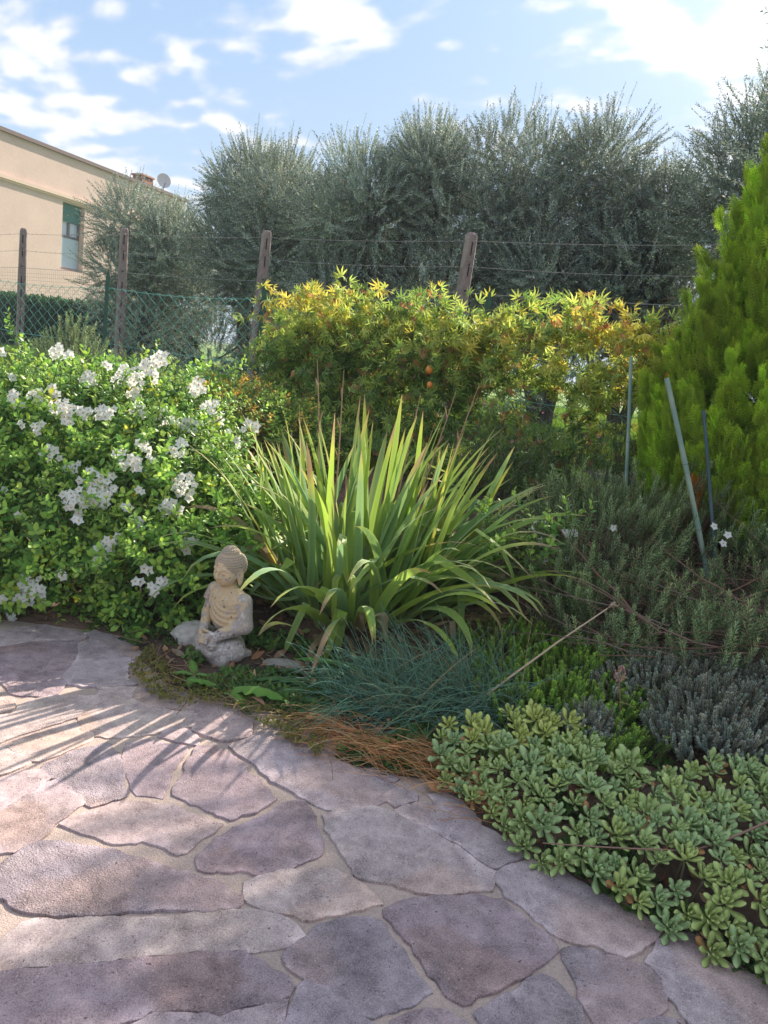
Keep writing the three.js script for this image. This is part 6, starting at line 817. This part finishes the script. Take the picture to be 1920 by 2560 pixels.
  place2('weed_clippings', 'mat of yellow brown trimmed weeds on the paving before the statue', 1000, (r) => { const u = r(), x = mix(-0.98, -0.12, u), z = edgeZ(x) + 0.03 + (r() - 0.62) * 0.26 + 0.04 * Math.sin(u * 9); const pv = edgeDist(x, z) < 0.05; return [x, (pv ? 0.016 : groundY(x, z)) + r() * 0.02, z, 0.4 + r() * 0.35]; }, [2.3, 1.15, 1.1]);
  const tw = new MB(); for (let k = 0; k < 170; k++) { const u = R(), x = mix(-1.0, -0.1, u), z = edgeZ(x) + (R() - 0.6) * 0.28, a = R() * 6.28, pts = path(V(x, 0.022 + R() * 0.02, z), V(Math.cos(a), 0.1, Math.sin(a)), 0.05 + R() * 0.14, 5, 0.02, R, 0.3); for (const p of pts) p.y = Math.max(p.y, Math.max(0.017, groundY(p.x, p.z) + 0.004)); tw.tube(pts, 0.0009 + R() * 0.0006, 3, jit([0.3, 0.2, 0.11], R, 0.4), false); }
  const tm = part('dry_stems', tw.geo(), woodM, scene); tag(tm, 'thin dry stems lying on the paving edge before the statue', null, null, 'stuff');
}
// ---------- dead leaves ----------
{
  const R = rng(123), mat = leafMat({ transmission: 0.15, clearcoat: 0.1 });
  const leaf = (c, L, w) => { const m = new MB(), pts = []; for (let k = 0; k <= 6; k++) { const f = k / 6; pts.push(V(0, f * L, Math.sin(f * 3.1) * L * 0.18)); } m.ribbon(pts, pts.map((_, k) => w * 0.5 * Math.pow(Math.sin(Math.PI * (0.06 + 0.9 * k / 6)), 0.8)), pts.map(() => V(1, 0, 0)), (f) => jit(c, R, 0.12), 0.35); return m.geo(); };
  const put = (label, x, y, z, az, c, L, w, tip = 0) => { const o = solo('dead_leaf', leaf(c, L, w), mat, label, 'leaf', 'dead leaves on the ground', [x, y, z]); o.rotation.set(-Math.PI / 2 + tip, 0, az, 'YXZ'); o.rotation.y = az; return o; };
  const br = [0.36, 0.16, 0.08], tan_ = [0.52, 0.3, 0.15], red = [0.2, 0.08, 0.05];
  put('pinkish brown dead leaf on the clippings below the statue', -0.44, 0.035, -2.9, 2.0, [0.5, 0.25, 0.16], 0.085, 0.03);
  put('orange brown dead leaf on the paving at the corner of the rosettes', 0.26, 0.022, -2.44, 1.7, [0.45, 0.2, 0.08], 0.06, 0.03);
  put('tan oval dead leaf fallen beside the paving under the rosettes', 0.985, 0.035, -1.79, 0.4, [0.6, 0.4, 0.2], 0.045, 0.032);
  put('second tan dead leaf right of the oval one', 1.03, 0.035, -1.79, -0.5, tan_, 0.05, 0.03);
  put('large dark red dead leaf deep among the rosettes', 0.72, 0.13, -2.36, 1.4, red, 0.1, 0.05, 0.2);
  put('brown dead leaf in the gap of the rosettes near the paving', 0.68, 0.03, -2.06, 1.0, br, 0.07, 0.035, 0.2);
  put('orange brown leaf under the front rosettes', 0.79, 0.035, -1.93, 2.2, tan_, 0.06, 0.03, 0.1);
  put('dark dead leaf flat at the paving under the front rosettes', 0.74, 0.03, -1.97, 2.6, red, 0.06, 0.035);
  put('large orange dead leaf by the soil at the right picture edge', 1.12, 0.04, -1.78, 0.9, [0.5, 0.22, 0.09], 0.09, 0.035, 0.15);
  put('curled brown leaf on the soil at the right picture edge', 1.16, 0.035, -1.73, 2.4, br, 0.07, 0.035, 0.2);
  put('brown dead leaf caught in the dry chive strands', -0.06, 0.05, -2.72, 1.9, br, 0.085, 0.05, 0.15);
  put('small tan dead leaf at the edge of the clippings', -0.28, 0.03, -2.83, 2.7, tan_, 0.05, 0.03);
  const bits = new MB(); // soil litter
  const mats = [], cols = []; const lg = leaf([1, 1, 1], 0.05, 0.022); for (let k = 0; k < 900; k++) { const x = -1.6 + R() * 3.6, z = edgeZ(x) - 0.02 - R() * 1.4; mats.push(place(V(x, groundY(x, z) + 0.008, z), V((R() - 0.5) * 2, 0.35, (R() - 0.5) * 2).normalize(), R() * 6, 0.5 + R() * 0.8)); cols.push(jit(R() < 0.5 ? [0.26, 0.14, 0.08] : [0.38, 0.25, 0.15], R, 0.3)); }
  const lit = scatter('leaf_litter', lg, mat, mats, cols, scene); tag(lit, 'brown leaf litter over the soil of the bed', null, null, 'stuff');
}
// ---------- gaura: thin stems with pink flowers ----------
{
  const R = rng(202), cx = 1.15, cz = -5.0, cy = groundY(cx, cz), t = thing('gaura_plant', 'wispy plant with thin stems and small pink flowers below the fence', 'gaura', [cx, cy, cz]); const m = new MB();
  const tips = []; for (let k = 0; k < 420; k++) { const x = (R() - 0.5) * 1.3, z = (R() - 0.5) * 0.7, gy = groundY(cx + x, cz + z) - cy, pts = path(V(x, gy, z), V((R() - 0.5) * 0.7, 1, (R() - 0.5) * 0.5), 0.28 + R() * 0.36, 6, 0.015, R, 0.15); m.tube(pts, [0.002, 0.0018, 0.0016, 0.0014, 0.0012, 0.001, 0.0007], 3, jit(R() < 0.3 ? [0.25, 0.13, 0.07] : [0.11, 0.15, 0.05], R, 0.3), false); for (let q = 1; q < 6; q++) for (let e = 0; e < 3; e++) { const d = V(R() - 0.5, 0.5, R() - 0.5).normalize(); vineLeaf(m, pts[q], d, V(0, 1, 0.01), 0.02 + R() * 0.02, 0.006, jit([0.09, 0.15, 0.05], R, 0.3), R); } if (R() < 0.25) tips.push(pts[6]); }
  part('foliage', m.geo(), leafMat(), t, 'stuff');
  const fm = new THREE.MeshPhysicalMaterial({ vertexColors: true, side: THREE.DoubleSide, roughness: 0.95, transmission: 0.4, thickness: 0 });
  const fg = new MB(); for (let k = 0; k < 4; k++) { const a = k * 1.57, d = V(Math.cos(a), 0.5, Math.sin(a)), s = V(-Math.sin(a), 0, Math.cos(a)); fg.ribbon([V(0, 0, 0), d.clone().multiplyScalar(0.009), d.clone().multiplyScalar(0.016)], [0.002, 0.006, 0.002], [s, s, s], [0.75, 0.28, 0.33]); } const fgeo = fg.geo(); tips.slice(0, 22).forEach((p, k) => { const f = part(k ? `flower_${String(k).padStart(3, '0')}` : 'flower', fgeo, fm, t); f.applyMatrix4(place(p, V(R() - 0.5, 0.6, R()).normalize(), R() * 6, 0.55 + R() * 0.3)); });
}
const SIDE_FLOWERS = [[0.68,0.723,-3.689],[0.725,0.737,-3.691],[0.769,0.723,-3.688],[0.718,0.687,-3.682],[0.763,0.643,-3.673],[0.765,0.627,-3.67],[0.873,0.7,-3.684],[0.896,0.691,-3.682],[0.912,0.704,-3.685],[0.886,0.685,-3.681],[0.924,0.695,-3.683],[1.103,0.743,-3.692],[0.795,0.558,-3.657],[0.9,0.571,-3.659]];
const STAKE_FLOWERS = [[1.52,0.83,-3.556],[1.588,0.799,-3.55],[1.571,0.758,-3.543],[1.514,0.519,-3.496]];
// ---------- flowering shoots that wander into the rosemary ----------
{
  const R = rng(99), t = thing('potato_vine', 'few white star flowers and leaves right of the iris', 'flowering vine', [0.72, groundY(0.72, -3.7), -3.7], 0), oy = groundY(0.72, -3.7); const mats = [];
  for (let k = 0; k < 46; k++) { const x = (R() - 0.5) * 0.5, z = (R() - 0.5) * 0.3, y = 0.12 + R() * 0.34; mats.push(place(V(x, y, z), V(R() - 0.5, 0.7, R() - 0.3).normalize(), R() * 6, 0.8 + R() * 0.5)); } scatter('foliage', vineShoots[1], vineM, mats, null, t);
  SIDE_FLOWERS.forEach(([x, y, z], k) => { const f = part(k ? `flower_${String(k).padStart(3, '0')}` : 'flower', starFlower, petalM, t); f.applyMatrix4(place(V(x - 0.72, y - oy, z + 3.7), V((R() - 0.5) * 0.8, 0.5, 1).normalize(), R() * 6, 1.15)); });
  const t2 = thing('potato_vine', 'stray white star flowers beside the leaning stakes', 'flowering vine', [1.7, groundY(1.7, -3.5), -3.5]), o2 = groundY(1.7, -3.5); STAKE_FLOWERS.forEach(([x, y, z], k) => { const f = part(k ? `flower_${String(k).padStart(3, '0')}` : 'flower', starFlower, petalM, t2); f.applyMatrix4(place(V(x - 1.7, y - o2, z + 3.5), V((R() - 0.5) * 0.8, 0.7, 1).normalize(), R() * 6, 1.2)); }); const st = new MB(); STAKE_FLOWERS.forEach(([x, y, z]) => st.tube([V(x - 1.7, y - o2 - 0.01, z + 3.5 - 0.005), V(x - 1.7 + 0.03, y - o2 - 0.1, z + 3.5 - 0.06), V(x - 1.7 + 0.05, y - o2 - 0.25, z + 3.5 - 0.1)], 0.0012, 3, [0.12, 0.17, 0.06])); part('stem', st.geo(), woodM, t2);
}
// ---------- tangled mound between the white flowers and the fence vine ----------
{
  const R = rng(640), cx = -1.15, cz = -5.6, cy = groundY(cx, cz), t = thing('overgrown_mound', 'mound of tangled dry stems and leaves behind the white flowers', 'undergrowth', [cx, cy, cz]); const m = new MB(), lm = new MB();
  for (let k = 0; k < 420; k++) { const d = onSphere(R); d.y = Math.abs(d.y); const p = V(d.x * 0.75, d.y * 0.5, d.z * 0.6), a = R() * 6.28, pts = path(p, V(Math.cos(a), (R() - 0.3) * 0.6, Math.sin(a)), 0.2 + R() * 0.35, 6, 0.06, R, 0.4); m.tube(pts, 0.0012 + R() * 0.002, 3, jit(R() < 0.4 ? [0.28, 0.17, 0.12] : [0.2, 0.16, 0.07], R, 0.35), false); }
  part('dry_stems', m.geo(), woodM, t, 'stuff');
  const mats = [], cols = []; for (let k = 0; k < 2600; k++) { const d = onSphere(R); d.y = Math.abs(d.y); const q = 0.4 + 0.65 * Math.sqrt(R()), p = V(d.x * 0.8 * q, d.y * 0.55 * q, d.z * 0.65 * q); mats.push(place(p, V(d.x + (R() - 0.5), 0.5 + R() * 0.6, d.z + R() - 0.3).normalize(), R() * 6, 0.45 + R() * 0.5)); const brn = fbm(p.x * 4 + 2, p.z * 4, p.y * 4, 2) > 0.55; cols.push(jit(brn && R() < 0.6 ? [2.2, 0.9, 0.9] : [1.1, 0.95, 0.9], R, 0.3)); } scatter('foliage', vineShoots[2], leafMat({ transmission: 0.35, clearcoat: 0.15 }), mats, cols, t);
}
// ---------- grass beyond the fence ----------
{
  const R = rng(31), m = new MB(); for (let k = 0; k < 14; k++) { const a = R() * 6.28, d = V(Math.cos(a) * 0.45, 1, Math.sin(a) * 0.45), pts = path(V((R() - 0.5) * 0.08, 0, (R() - 0.5) * 0.08), d, 0.05 + R() * 0.07, 3, 0.1, R), s = V(-Math.sin(a), 0, Math.cos(a)); m.ribbon(pts, [0.0022, 0.002, 0.0014, 0.0003], pts.map(() => s), jit([0.18, 0.32, 0.04], R, 0.3)); }
  const mats = [], cols = []; for (let k = 0; k < 26000; k++) { const z = -5.2 - Math.pow(R(), 1.3) * 17, x = (R() - 0.5) * 1.25 * -z * (z < -12 ? 1 : 1.1); if (fenceSide(x, z) > -0.05) continue; mats.push(place(V(x, groundY(x, z) - 0.005, z), V((R() - 0.5) * 0.3, 1, (R() - 0.5) * 0.3).normalize(), R() * 6, 0.7 + R() * 0.9)); const b = 0.75 + R() * 0.5; cols.push(fbm(x, z, 4, 2) > 0.6 ? [b * 1.7, b * 1.1, b] : [b, b, b]); }
  const g = scatter('grass', m.geo(), leafMat({ transmission: 0.45, clearcoat: 0 }), mats, cols, scene); tag(g, 'short lawn grass beyond the wire fence', null, null, 'stuff');
}
scene.fog = new THREE.FogExp2(new THREE.Color(0.8, 0.88, 1), 0.0016);
scene.traverse((o) => { if (o.isMesh) shadows(o); });
renderer.render(scene, camera);
